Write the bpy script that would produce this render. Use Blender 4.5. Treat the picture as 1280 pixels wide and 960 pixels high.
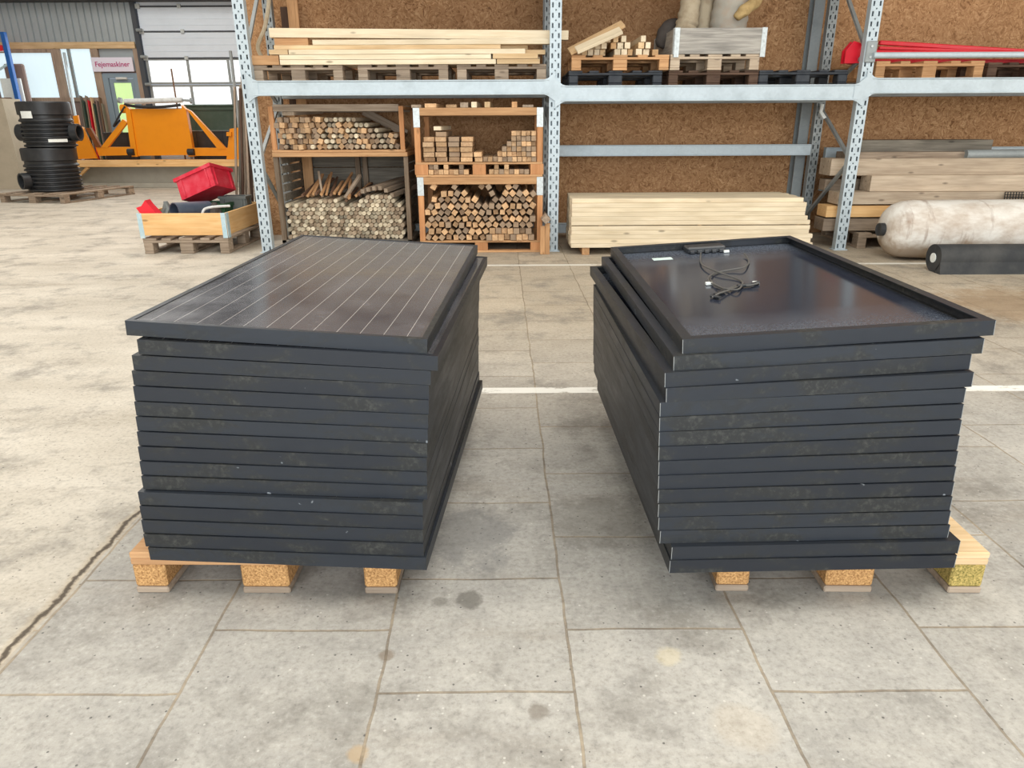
import bpy, bmesh, math, random
from mathutils import Vector, Matrix
random.seed(7)
R = random.random
def U(a, b): return a + (b - a) * random.random()
for o in list(bpy.data.objects): bpy.data.objects.remove(o)
C = bpy.context.scene.collection
PI = math.pi

# ------------------------------------------------------------------ camera
FPX, TH, RO, H = 894.3, .351, -.0046, 1.349
cd = bpy.data.cameras.new('camera'); cam = bpy.data.objects.new('camera', cd); C.objects.link(cam)
cd.sensor_fit = 'HORIZONTAL'; cd.sensor_width = 36; cd.lens = FPX / 1280 * 36; cd.clip_start = .05; cd.clip_end = 200
cam.matrix_world = Matrix.Translation((0, 0, H)) @ Matrix.Rotation(PI / 2 - TH, 4, 'X') @ Matrix.Rotation(RO, 4, 'Z')
bpy.context.scene.camera = cam
# ------------------------------------------------------------------ world, light, exposure
w = bpy.data.worlds.new('world'); bpy.context.scene.world = w; w.use_nodes = True
w.node_tree.nodes['Background'].inputs[0].default_value = (.72, .82, 1, 1)
w.node_tree.nodes['Background'].inputs[1].default_value = 1.0
vs = bpy.context.scene.view_settings
vs.view_transform = 'Standard'; vs.look = 'None'; vs.gamma = 1; vs.use_curve_mapping = False; vs.exposure = -0.3
def area(name, loc, rot, sx, sy, power, col):
    l = bpy.data.lights.new(name, 'AREA'); l.shape = 'RECTANGLE'; l.size = sx; l.size_y = sy; l.energy = power; l.color = col
    o = bpy.data.objects.new(name, l); C.objects.link(o); o.location = loc; o.rotation_euler = rot; return o
area('skylight', (-6.5, 7, 6.25), (0, 0, 0), 4.5, 16, 1150, (1, .97, .92))
area('skylight', (1.6, 1.6, 6.25), (0, 0, 0), 5, 5, 420, (1, .97, .92))
area('gate_daylight', (0, -5.4, 2.6), (PI / 2, 0, 0), 11, 4.4, 1150, (.86, .93, 1))
area('gate_daylight', (9.3, 2.0, 2.4), (PI / 2, 0, PI / 2), 8, 4, 420, (1, .96, .90))
area('window_daylight', (-9, 17.6, 2.2), (PI / 2, 0, PI), 5, 2, 90, (.9, .97, 1))

def at(px, py, Y):
    a, b = px - 640, py - 480
    cr, sr = math.cos(-RO), math.sin(-RO)
    u = a * cr - b * sr; up = -(a * sr + b * cr)
    c, s = math.cos(TH), math.sin(TH)
    d = Vector((u, FPX * c + up * s, -FPX * s + up * c))
    return Vector((0, 0, H)) + d * (Y / d.y)
def X(px, py, Y): return at(px, py, Y).x
def Zc(px, py, Y): return at(px, py, Y).z

# ------------------------------------------------------------------ materials
M = {}
class NT:
    def __init__(s, name):
        m = bpy.data.materials.new(name); m.use_nodes = True; s.m = m; s.t = m.node_tree; s.b = s.t.nodes['Principled BSDF']; M[name] = m
        s.co = s.n('ShaderNodeTexCoord')
    def n(s, t, **k):
        x = s.t.nodes.new(t)
        for a, v in k.items(): setattr(x, a, v)
        return x
    def l(s, a, b): s.t.links.new(a, b)
    def mapping(s, sc, src=None, loc=(0, 0, 0), rot=(0, 0, 0)):
        x = s.n('ShaderNodeMapping'); x.inputs['Scale'].default_value = sc; x.inputs['Location'].default_value = loc; x.inputs['Rotation'].default_value = rot
        s.l(src or s.co.outputs['Object'], x.inputs[0]); return x.outputs[0]
    def noise(s, vec, scale, detail=3, rough=.55, dist=0):
        x = s.n('ShaderNodeTexNoise'); x.inputs['Scale'].default_value = scale; x.inputs['Detail'].default_value = detail
        x.inputs['Roughness'].default_value = rough; x.inputs['Distortion'].default_value = dist
        if vec: s.l(vec, x.inputs['Vector'])
        return x.outputs['Fac']
    def ramp(s, f, stops, interp='LINEAR'):
        x = s.n('ShaderNodeValToRGB'); e = x.color_ramp.elements; x.color_ramp.interpolation = interp
        while len(e) < len(stops): e.new(.5)
        for q, (p, c) in zip(e, stops): q.position = p; q.color = (c[0], c[1], c[2], 1) if not isinstance(c, (int, float)) else (c, c, c, 1)
        s.l(f, x.inputs[0]); return x.outputs[0]
    def mix(s, f, a, b, mode='MIX'):
        x = s.n('ShaderNodeMix', data_type='RGBA', blend_type=mode)
        for i, v in ((0, f), (6, a), (7, b)):
            if isinstance(v, (int, float)): x.inputs[i].default_value = v
            elif isinstance(v, (tuple, list)): x.inputs[i].default_value = (v[0], v[1], v[2], 1)
            else: s.l(v, x.inputs[i])
        return x.outputs[2]
    def math(s, op, a, b=0., c=0.):
        x = s.n('ShaderNodeMath', operation=op)
        for i, v in enumerate((a, b, c)):
            if isinstance(v, (int, float)): x.inputs[i].default_value = v
            else: s.l(v, x.inputs[i])
        return x.outputs[0]
    def bump(s, h, st=.3, d=.01):
        x = s.n('ShaderNodeBump'); x.inputs['Strength'].default_value = st; x.inputs['Distance'].default_value = d
        s.l(h, x.inputs['Height']); s.l(x.outputs[0], s.b.inputs['Normal'])
    def fin(s, col, rough=.6, metal=0., spec=.5):
        if isinstance(col, (tuple, list)): s.b.inputs['Base Color'].default_value = (*col[:3], 1)
        else: s.l(col, s.b.inputs['Base Color'])
        if isinstance(rough, (int, float)): s.b.inputs['Roughness'].default_value = rough
        else: s.l(rough, s.b.inputs['Roughness'])
        s.b.inputs['Metallic'].default_value = metal; s.b.inputs['Specular IOR Level'].default_value = spec
        return s.m
def srgb(r, g, b):
    f = lambda v: (v / 255 / 12.92) if v <= 10 else ((v / 255 + .055) / 1.055) ** 2.4
    return (f(r), f(g), f(b))
def mul(c, k): return tuple(min(1, v * k) for v in c)

def wood(name, c1, c2, axis=0, vary=.35, knots=True, rough=.75, tint=None):
    t = NT(name); oi = t.n('ShaderNodeObjectInfo')
    off = t.n('ShaderNodeVectorMath', operation='ADD'); t.l(t.co.outputs['Object'], off.inputs[0])
    cx = t.n('ShaderNodeCombineXYZ')
    r10 = t.math('MULTIPLY', oi.outputs['Random'], 37.)
    for i in range(3): t.l(r10, cx.inputs[i])
    t.l(cx.outputs[0], off.inputs[1])
    sc = [26, 26, 26]; sc[axis] = 1.6
    g = t.noise(t.mapping(sc, off.outputs[0]), 1.6, 4, .6, .6)
    col = t.mix(t.ramp(g, [(.3, 0.), (.72, 1.)]), c1, c2)
    sc2 = [9, 9, 9]; sc2[axis] = 2.5
    big = t.noise(t.mapping(sc2, off.outputs[0]), .8, 2)
    col = t.mix(t.ramp(big, [(.35, 0.), (.75, .55)]), col, mul(c1, .7))
    if knots:
        v = t.n('ShaderNodeTexVoronoi'); sc3 = [9, 9, 9]; sc3[axis] = 3.2
        t.l(t.mapping(sc3, off.outputs[0]), v.inputs['Vector']); v.inputs['Scale'].default_value = .9
        col = t.mix(t.ramp(v.outputs['Distance'], [(.06, .75), (.13, 0.)]), col, mul(c1, .38))
    br = t.math('MULTIPLY_ADD', oi.outputs['Random'], vary, 1 - vary * .55)
    vm = t.n('ShaderNodeVectorMath', operation='SCALE'); t.l(col, vm.inputs[0]); t.l(br, vm.inputs['Scale']); col = vm.outputs[0]
    if tint:
        r2 = t.math('FRACT', t.math('MULTIPLY', oi.outputs['Random'], 7.31))
        col = t.mix(t.ramp(r2, [(tint[1], 0.), (tint[1] + .3, .8)]), col, tint[0])
    t.bump(g, .25, .004)
    return t.fin(col, rough, 0, .25)
wood('pale_wood', srgb(222, 203, 170), srgb(240, 225, 198), 0, .14)
wood('fresh_wood', srgb(205, 172, 128), srgb(232, 205, 165), 0, .3, tint=(srgb(190, 150, 105), .6))
wood('orange_wood', srgb(182, 136, 94), srgb(216, 172, 126), 0, .28)
wood('orange_wood_v', srgb(188, 130, 86), srgb(214, 160, 112), 2, .2)
wood('orange_wood_y', srgb(184, 136, 92), srgb(218, 174, 128), 1, .2)
wood('old_wood', srgb(138, 120, 102), srgb(184, 166, 146), 0, .35)
wood('old_wood_v', srgb(112, 95, 78), srgb(152, 134, 114), 2, .3)
wood('frame_wood', srgb(150, 130, 114), srgb(186, 166, 146), 2, .1)
wood('grey_wood', srgb(104, 98, 88), srgb(150, 142, 128), 0, .25)
wood('dark_wood', srgb(72, 54, 44), srgb(110, 86, 70), 0, .25)
wood('batten_end', srgb(186, 146, 106), srgb(224, 188, 146), 0, .6, False, tint=(srgb(146, 128, 110), .4))
wood('pole_wood', srgb(186, 170, 142), srgb(232, 220, 196), 0, .75, False, tint=(srgb(150, 128, 106), .45))
wood('sleeper_wood', srgb(176, 156, 134), srgb(212, 194, 170), 0, .2)
wood('collar_wood', srgb(222, 172, 112), srgb(238, 200, 146), 0, .12)
wood('weathered_collar', srgb(132, 128, 122), srgb(196, 190, 180), 0, .15)
def speckwood(name, c1, c2):
    t = NT(name); n = t.noise(t.mapping((1, 1, 1)), 160, 3, .7); n2 = t.noise(t.mapping((1, 1, 1)), 9, 3)
    col = t.mix(t.ramp(n, [(.35, 0.), (.65, 1.)]), c1, c2)
    col = t.mix(t.ramp(n2, [(.55, 0.), (.75, .6)]), col, mul(c1, .55))
    t.bump(n, .4, .004); t.fin(col, .85, 0, .2)
speckwood('pressed_block', srgb(142, 100, 60), srgb(214, 168, 112))
speckwood('mossy_block', srgb(112, 104, 52), srgb(205, 178, 108))

def osb():
    t = NT('osb')
    warp = t.n('ShaderNodeTexNoise'); warp.inputs['Scale'].default_value = 6; t.l(t.co.outputs['Object'], warp.inputs['Vector'])
    add = t.n('ShaderNodeVectorMath', operation='MULTIPLY_ADD'); t.l(warp.outputs['Color'], add.inputs[0]); add.inputs[1].default_value = (.3, .3, .3); t.l(t.co.outputs['Object'], add.inputs[2])
    v = t.n('ShaderNodeTexVoronoi'); t.l(t.mapping((62, 62, 26), add.outputs[0]), v.inputs['Vector']); v.inputs['Scale'].default_value = 1
    v2 = t.n('ShaderNodeTexVoronoi'); t.l(t.mapping((26, 26, 66), add.outputs[0]), v2.inputs['Vector']); v2.inputs['Scale'].default_value = 1
    s1 = t.n('ShaderNodeSeparateColor'); t.l(v.outputs['Color'], s1.inputs[0]); s2 = t.n('ShaderNodeSeparateColor'); t.l(v2.outputs['Color'], s2.inputs[0])
    f = t.math('MULTIPLY_ADD', s1.outputs[0], .55, t.math('MULTIPLY', s2.outputs[1], .45))
    col = t.ramp(f, [(.05, srgb(122, 84, 54)), (.32, srgb(162, 120, 82)), (.65, srgb(180, 138, 98)), (.95, srgb(202, 162, 120))])
    n = t.noise(t.mapping((1, 1, 1)), 1.1, 3)
    col = t.mix(t.ramp(n, [(.35, .0), (.7, .4)]), col, srgb(146, 108, 76))
    n3 = t.noise(t.mapping((1, 1, .6)), 30, 3, .7)
    col = t.mix(t.ramp(n3, [(.62, 0.), (.70, .6)]), col, srgb(96, 68, 46))
    t.bump(f, .12, .003); t.fin(col, .8, 0, .2)
osb()

def simple(name, c, rough=.5, metal=0., spec=.5, dirt=0., dcol=(.1, .08, .06), sc=6., bump=0.):
    t = NT(name); col = c
    if dirt > 0:
        n = t.noise(t.mapping((1, 1, 1)), sc, 5, .65)
        col = t.mix(t.ramp(n, [(.45, 0.), (.75, dirt)]), c, dcol)
        if bump: t.bump(n, bump, .01)
    return t.fin(col, rough, metal, spec)
def galv(name, c1, c2):
    t = NT(name); v = t.n('ShaderNodeTexVoronoi'); v.inputs['Scale'].default_value = 45; t.l(t.co.outputs['Object'], v.inputs['Vector'])
    sp = t.n('ShaderNodeSeparateColor'); t.l(v.outputs['Color'], sp.inputs[0])
    n = t.noise(t.mapping((1, 1, 1)), 3.5, 4, .6)
    col = t.mix(t.math('MULTIPLY', sp.outputs[0], .18), c1, c2)
    col = t.mix(t.ramp(n, [(.5, 0.), (.75, .4)]), col, mul(c2, .8))
    t.fin(col, .5, .15, .5)
galv('galvanised', srgb(188, 200, 206), srgb(150, 162, 168))
galv('galvanised_dull', srgb(150, 156, 156), srgb(118, 124, 126))
simple('bracket_zinc', srgb(200, 206, 206), .45, .3, .5, .5, srgb(130, 130, 125), 30)
simple('bracket_blue', srgb(178, 205, 214), .45, .2, .5, .5, srgb(235, 235, 230), 30)
simple('black_plastic', srgb(38, 40, 43), .42, 0, .5, .35, srgb(80, 80, 80), 5)
simple('black_pallet', srgb(48, 52, 58), .65, 0, .4, .4, srgb(92, 94, 96), 8)
simple('red_plastic', srgb(206, 40, 62), .4, 0, .5, .5, srgb(226, 110, 122), 9)
simple('red_paint', srgb(212, 24, 44), .35, 0, .5, .25, srgb(140, 20, 30), 5)
simple('green_plastic', srgb(48, 92, 62), .5, 0, .4, .4, srgb(30, 60, 44), 6)
simple('dark_green', srgb(58, 76, 64), .6, 0, .4, .4, srgb(86, 96, 88), 6)
simple('grey_plastic', srgb(112, 116, 112), .6, 0, .4, .4, srgb(80, 84, 82), 6)
simple('pipe_grey', srgb(66, 76, 92), .45, 0, .5, .3, srgb(110, 116, 122), 8)
simple('orange_paint', srgb(228, 140, 4), .42, 0, .5, .35, srgb(206, 118, 6), 3.5)
simple('orange_dark', srgb(120, 66, 20), .6, 0, .4, .4, srgb(70, 44, 24), 6)
simple('white_metal', srgb(214, 216, 214), .4, 0, .5, .5, srgb(150, 146, 138), 10)
simple('dark_rubber', srgb(32, 32, 34), .6)
simple('hose_grey', srgb(150, 146, 136), .6)
simple('white_label', srgb(232, 236, 232), .6, 0, .3, .3, srgb(180, 186, 184), 40)
simple('green_label', srgb(196, 214, 208), .5, 0, .3, .3, srgb(170, 190, 186), 30)
simple('sign_white', srgb(226, 222, 236), .5)
simple('sign_text', srgb(178, 44, 112), .5)
simple('blue_paint', srgb(28, 92, 168), .45, 0, .5, .3, srgb(20, 60, 120), 8)
simple('door_grey', srgb(128, 146, 158), .5)
simple('gate_white', srgb(214, 224, 234), .45, 0, .5, .3, srgb(190, 200, 210), 2)
simple('gate_seal', srgb(66, 70, 76), .6)
simple('corrugated', srgb(166, 174, 178), .5, .1, .5, .35, srgb(140, 148, 152), 1.2)
simple('dark_steel', srgb(52, 52, 50), .6)
simple('concrete_wall', srgb(166, 162, 150), .85, 0, .2, .5, srgb(136, 132, 120), 2.2, .3)
simple('concrete_block', srgb(182, 170, 150), .85, 0, .2, .5, srgb(150, 140, 122), 2.2, .3)
simple('tape_red', srgb(226, 40, 56), .35)
simple('brown_board', srgb(128, 108, 100), .7)
simple('canvas_beige', srgb(176, 162, 138), .85, 0, .2, .6, srgb(128, 104, 76), 7, .6)
simple('canvas_grey', srgb(164, 158, 146), .85, 0, .2, .55, srgb(168, 128, 96), 6, .5)
simple('canvas_yellow', srgb(176, 150, 104), .85, 0, .2, .6, srgb(110, 84, 50), 12, .6)
simple('canvas_dark', srgb(78, 72, 68), .85, 0, .2, .4, srgb(50, 44, 40), 8, .5)
simple('ceiling_metal', srgb(196, 196, 190), .8)
simple('wall_paint', srgb(176, 170, 158), .9)
simple('rust', srgb(112, 84, 64), .8)

def tank_mat():
    t = NT('tank_skin')
    n = t.noise(t.mapping((1, 2.0, 2.0)), 2.2, 6, .65); n2 = t.noise(t.mapping((3, .7, .7)), 3, 5, .6)
    col = t.mix(t.ramp(n, [(.42, 0.), (.66, .85)]), srgb(228, 224, 216), srgb(182, 164, 146))
    col = t.mix(t.ramp(n2, [(.58, 0.), (.75, .7)]), col, srgb(128, 92, 66))
    sp = t.n('ShaderNodeSeparateXYZ'); t.l(t.co.outputs['Object'], sp.inputs[0])
    low = t.math('ADD', t.math('MULTIPLY', sp.outputs[2], -3.6), t.math('MULTIPLY', n, .9))
    col = t.mix(t.ramp(low, [(.62, 0.), (1.05, .75)]), col, srgb(138, 112, 82))
    t.bump(n, .4, .02); t.fin(col, .6, 0, .3)
tank_mat()
def textile():
    t = NT('geotextile'); n = t.noise(t.mapping((1, 1, 1)), 3, 5, .65)
    col = t.mix(t.ramp(n, [(.45, 0.), (.75, .5)]), srgb(54, 56, 58), srgb(96, 94, 90)); t.bump(n, .3, .01); t.fin(col, .8, 0, .3)
textile()

def frame_mat():
    t = NT('anodised_frame'); oi = t.n('ShaderNodeObjectInfo')
    cx = t.n('ShaderNodeCombineXYZ'); r = t.math('MULTIPLY', oi.outputs['Random'], 53.)
    for i in range(3): t.l(r, cx.inputs[i])
    off = t.n('ShaderNodeVectorMath', operation='ADD'); t.l(t.co.outputs['Object'], off.inputs[0]); t.l(cx.outputs[0], off.inputs[1])
    n1 = t.noise(t.mapping((2.2, 1, 5), off.outputs[0]), 2.2, 6, .68, .5)
    n2 = t.noise(t.mapping((1, 1, 1), off.outputs[0]), 60, 5, .7)
    base = t.mix(oi.outputs['Random'], srgb(31, 35, 42), srgb(40, 45, 52))
    col = t.mix(t.ramp(n1, [(.46, 0.), (.6, .9)]), base, srgb(37, 38, 37))
    blot = t.math('MULTIPLY', t.ramp(n1, [(.5, 0.), (.62, 1.)]), t.ramp(n2, [(.48, 0.), (.66, .8)]))
    col = t.mix(blot, col, srgb(70, 70, 66))
    n3 = t.noise(t.mapping((1, 1, 1), off.outputs[0]), 28, 2, .5)
    col = t.mix(t.ramp(n3, [(.76, 0.), (.79, .7)]), col, srgb(150, 156, 160))
    t.fin(col, t.ramp(n1, [(.3, .38), (.7, .6)]), .15, .5)
frame_mat()
simple('frame_scuff', srgb(150, 152, 150), .5, .2)
def cells():
    t = NT('solar_cells'); sp = t.n('ShaderNodeSeparateXYZ'); t.l(t.co.outputs['Object'], sp.inputs[0])
    # fine busbar lines running along the length, 2 per cell column
    fx = t.math('ADD', t.math('MULTIPLY', sp.outputs[0], 12 / .768), 6.)
    fr = t.math('ABSOLUTE', t.math('SUBTRACT', t.math('FRACT', fx), .5))
    line = t.math('LESS_THAN', fr, .011)
    cellx = t.math('ABSOLUTE', t.math('SUBTRACT', t.math('FRACT', t.math('MULTIPLY', fx, .5)), .5))
    gapx = t.math('GREATER_THAN', cellx, .493)
    fy = t.math('ADD', t.math('MULTIPLY', sp.outputs[1], 12 / 1.44), 6.)
    gapy = t.math('GREATER_THAN', t.math('ABSOLUTE', t.math('SUBTRACT', t.math('FRACT', fy), .5)), .49)
    gap = t.math('MAXIMUM', gapx, gapy)
    n = t.noise(t.mapping((1, 1, 1)), 3.2, 6, .7); n2 = t.noise(t.mapping((1, 1, 1)), 14, 4, .6)
    col = t.mix(gap, srgb(40, 41, 49), srgb(24, 24, 28))
    col = t.mix(line, col, srgb(182, 176, 168))
    inx = t.math('LESS_THAN', t.math('ABSOLUTE', sp.outputs[0]), .384); iny = t.math('LESS_THAN', t.math('ABSOLUTE', sp.outputs[1]), .722)
    col = t.mix(t.math('MULTIPLY', inx, iny), srgb(24, 24, 28), col)
    dust = t.math('ADD', t.math('MULTIPLY', t.ramp(n, [(.4, 0.), (.75, 1.)]), t.ramp(n2, [(.35, .1), (.75, .3)])), .11)
    col = t.mix(dust, col, srgb(150, 149, 152))
    t.fin(col, t.ramp(n, [(.35, .13), (.75, .30)]), 0, .42)
cells()
def backsheet():
    t = NT('backsheet'); n = t.noise(t.mapping((1, 1, 1)), 3.0, 6, .7); n2 = t.noise(t.mapping((1, 1, 1)), 150, 5, .75)
    sp = t.n('ShaderNodeSeparateXYZ'); t.l(t.co.outputs['Object'], sp.inputs[0])
    ed = t.ramp(t.math('ADD', t.math('ABSOLUTE', sp.outputs[1]), t.math('MULTIPLY', n, .25)), [(.50, .12), (.78, 1.)])
    d = t.math('MULTIPLY', t.ramp(n2, [(.34, .05), (.7, .6)]), ed)
    col = t.mix(d, srgb(36, 39, 50), srgb(122, 132, 144))
    t.fin(col, t.ramp(d, [(0., .10), (.5, .45)]), 0, .34)
backsheet()

def emis(name, c, st):
    t = NT(name); n = t.noise(t.mapping((9, 1, 1)), 2.2, 3)
    col = t.mix(t.ramp(n, [(.3, 0.), (.7, .6)]), c, mul(c, .86))
    t.l(col, t.b.inputs['Emission Color']); t.b.inputs['Emission Strength'].default_value = st
    t.fin(mul(c, .5), .4)
emis('daylit_sheet', (.76, .93, 1.0), .98)
emis('daylit_glass', (.95, .99, 1.0), 1.3)
emis('daylit_green', (.62, .86, .38), 1.0)

def floor_mat():
    t = NT('concrete_slabs'); sp = t.n('ShaderNodeSeparateXYZ')
    warp = t.n('ShaderNodeTexNoise'); warp.inputs['Scale'].default_value = 3.0; warp.inputs['Detail'].default_value = 4; t.l(t.co.outputs['Object'], warp.inputs['Vector'])
    wv = t.n('ShaderNodeVectorMath', operation='MULTIPLY_ADD'); t.l(warp.outputs['Color'], wv.inputs[0]); wv.inputs[1].default_value = (.03, .022, 0); t.l(t.co.outputs['Object'], wv.inputs[2])
    t.l(wv.outputs[0], sp.inputs[0])
    raw = t.n('ShaderNodeSeparateXYZ'); t.l(t.co.outputs['Object'], raw.inputs[0])
    ox, oy = -.015, -.011
    xw = t.math('ADD', sp.outputs[0], t.math('MULTIPLY', sp.outputs[1], .013))   # joints drift slightly left with distance
    cb = t.n('ShaderNodeCombineXYZ')
    t.l(t.math('ADD', sp.outputs[1], -1.664 + oy + .477 * 100), cb.inputs[0]); t.l(t.math('ADD', xw, -.172 + ox + .4985 * 101), cb.inputs[1])
    bk = t.n('ShaderNodeTexBrick'); t.l(cb.outputs[0], bk.inputs['Vector']); bk.offset = .5; bk.offset_frequency = 2
    for k, v in (('Scale', 1), ('Mortar Size', .0045), ('Mortar Smooth', .35), ('Bias', 0), ('Brick Width', .477), ('Row Height', .4985)): bk.inputs[k].default_value = v
    bk.inputs['Color1'].default_value = (0, 0, 0, 1); bk.inputs['Color2'].default_value = (1, 1, 1, 1); bk.inputs['Mortar'].default_value = (.5, .5, .5, 1)
    slab = t.math('GREATER_THAN', xw, -1.325)
    joint = t.math('MULTIPLY', bk.outputs['Fac'], slab)
    bl = t.noise(t.mapping((1, 1, 1)), .55, 5, .6); bm = t.noise(t.mapping((1, 1, 1)), 4.5, 8, .78); fn = t.noise(t.mapping((1, 1, 1)), 55, 5, .75)
    near = t.ramp(t.math('ADD', t.math('MULTIPLY', raw.outputs[1], .1), t.math('MULTIPLY', bl, .15)), [(.38, 0.), (.62, 1.)])
    cs = t.mix(t.ramp(bm, [(.3, 0.), (.7, 1.)]), srgb(154, 150, 143), srgb(186, 181, 171))
    warm = t.mix(t.ramp(bm, [(.3, 0.), (.7, 1.)]), srgb(174, 160, 140), srgb(196, 184, 164))
    cs = t.mix(near, cs, warm)
    var = t.n('ShaderNodeMix', data_type='RGBA', blend_type='MULTIPLY'); var.inputs[0].default_value = 1
    tone = t.ramp(bk.outputs['Color'], [(0., .88), (1., 1.05)])
    cs = t.mix(1., cs, tone, 'MULTIPLY')
    cc = t.mix(t.ramp(t.noise(t.mapping((.5, 1.4, 1)), 1.6, 6, .65), [(.3, 0.), (.7, 1.)]), srgb(174, 165, 150), srgb(204, 196, 182))
    col = t.mix(slab, cc, cs)
    st = t.noise(t.mapping((.35, 1.5, 1), loc=(3.1, 0, 0)), 1.5, 6, .72)
    col = t.mix(t.ramp(st, [(.56, 0.), (.72, .5)]), col, srgb(128, 116, 100))
    st2 = t.noise(t.mapping((1, 1, 1), loc=(9.4, 2, 0)), 2.6, 5, .75)
    col = t.mix(t.ramp(st2, [(.50, 0.), (.66, .65)]), col, srgb(122, 117, 109))
    col = t.mix(t.ramp(fn, [(.30, .45), (.5, 0.)]), col, srgb(96, 92, 86))
    col = t.mix(t.ramp(fn, [(.55, 0.), (.78, .35)]), col, srgb(222, 220, 212))
    v = t.n('ShaderNodeTexVoronoi'); v.inputs['Scale'].default_value = 46; t.l(t.co.outputs['Object'], v.inputs['Vector'])
    vc = t.n('ShaderNodeSeparateColor'); t.l(v.outputs['Color'], vc.inputs[0])
    dot = t.math('MULTIPLY', t.math('LESS_THAN', v.outputs['Distance'], .15), t.math('GREATER_THAN', vc.outputs[0], .84))
    col = t.mix(t.math('MULTIPLY', dot, .7), col, srgb(62, 58, 58))
    dot2 = t.math('MULTIPLY', t.math('LESS_THAN', v.outputs['Distance'], .15), t.math('LESS_THAN', vc.outputs[0], .10))
    col = t.mix(t.math('MULTIPLY', dot2, .35), col, srgb(228, 224, 214))
    # oil spots and a brown patch
    for x, y, r, k, c in ((-.135, 1.80, .045, .6, srgb(84, 80, 72)), (-.22, 1.79, .028, .45, srgb(92, 88, 80)), (.06, 1.36, .03, .5, srgb(104, 92, 78)), (4.0, 5.35, .75, .5, srgb(150, 120, 84)),
                          (.30, 2.25, .20, .35, srgb(98, 92, 82)), (-.15, 2.15, .2, .45, srgb(104, 104, 104)), (.42, 1.55, .04, .35, srgb(216, 200, 160)), (.55, 1.32, .09, .18, srgb(206, 186, 156)), (-.7, 1.95, .1, .3, srgb(100, 92, 80)), (-.352, 1.245, .03, .8, srgb(170, 148, 118)), (-.345, 1.56, .022, .6, srgb(120, 104, 86)), (1.72, 1.95, .02, .6, srgb(80, 76, 72))):
        d = t.n('ShaderNodeVectorMath', operation='DISTANCE'); t.l(wv.outputs[0], d.inputs[0]); d.inputs[1].default_value = (x + .015, y + .011, 0)
        f = t.math('ADD', t.math('DIVIDE', d.outputs['Value'], r), t.math('MULTIPLY', t.math('SUBTRACT', bm, .5), 2.2))
        col = t.mix(t.ramp(f, [(.6, k), (1.15, 0.)]), col, c)
    # joints
    col = t.mix(t.math('MULTIPLY', joint, .78), col, t.mix(t.ramp(bm, [(.4, 0.), (.6, 1.)]), srgb(104, 92, 78), srgb(158, 142, 118)))
    cw = t.noise(t.mapping((1, 1, 1)), 7, 5, .7)
    cr = t.math('ABSOLUTE', t.math('ADD', t.math('ADD', xw, 1.345 - .006), t.math('MULTIPLY', t.math('SUBTRACT', cw, .5), .07)))
    ck = t.ramp(cr, [(.005, 1.), (.011, 0.)])
    col = t.mix(t.ramp(cr, [(.01, .6), (.035, 0.)]), col, srgb(176, 160, 136))
    col = t.mix(t.math('MULTIPLY', ck, .9), col, srgb(66, 56, 46))
    # painted lines
    for yc, hw in ((3.585, .042), (7.15, .035)):
        m = t.math('LESS_THAN', t.math('ABSOLUTE', t.math('SUBTRACT', raw.outputs[1], yc)), hw)
        wr = t.ramp(t.noise(t.mapping((1, 2.5, 1)), 5, 5, .8), [(.36, 0.), (.46, .9)])
        m = t.math('MULTIPLY', t.math('MULTIPLY', m, wr), t.math('GREATER_THAN', xw, -1.2 if yc < 5 else -2.0))
        col = t.mix(m, col, srgb(232, 230, 222))
    h = t.math('SUBTRACT', t.math('MULTIPLY', fn, .12), t.math('ADD', joint, ck))
    t.bump(h, .45, .006)
    t.fin(col, t.ramp(bm, [(.3, .6), (.7, .85)]), 0, .3)
floor_mat()

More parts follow.
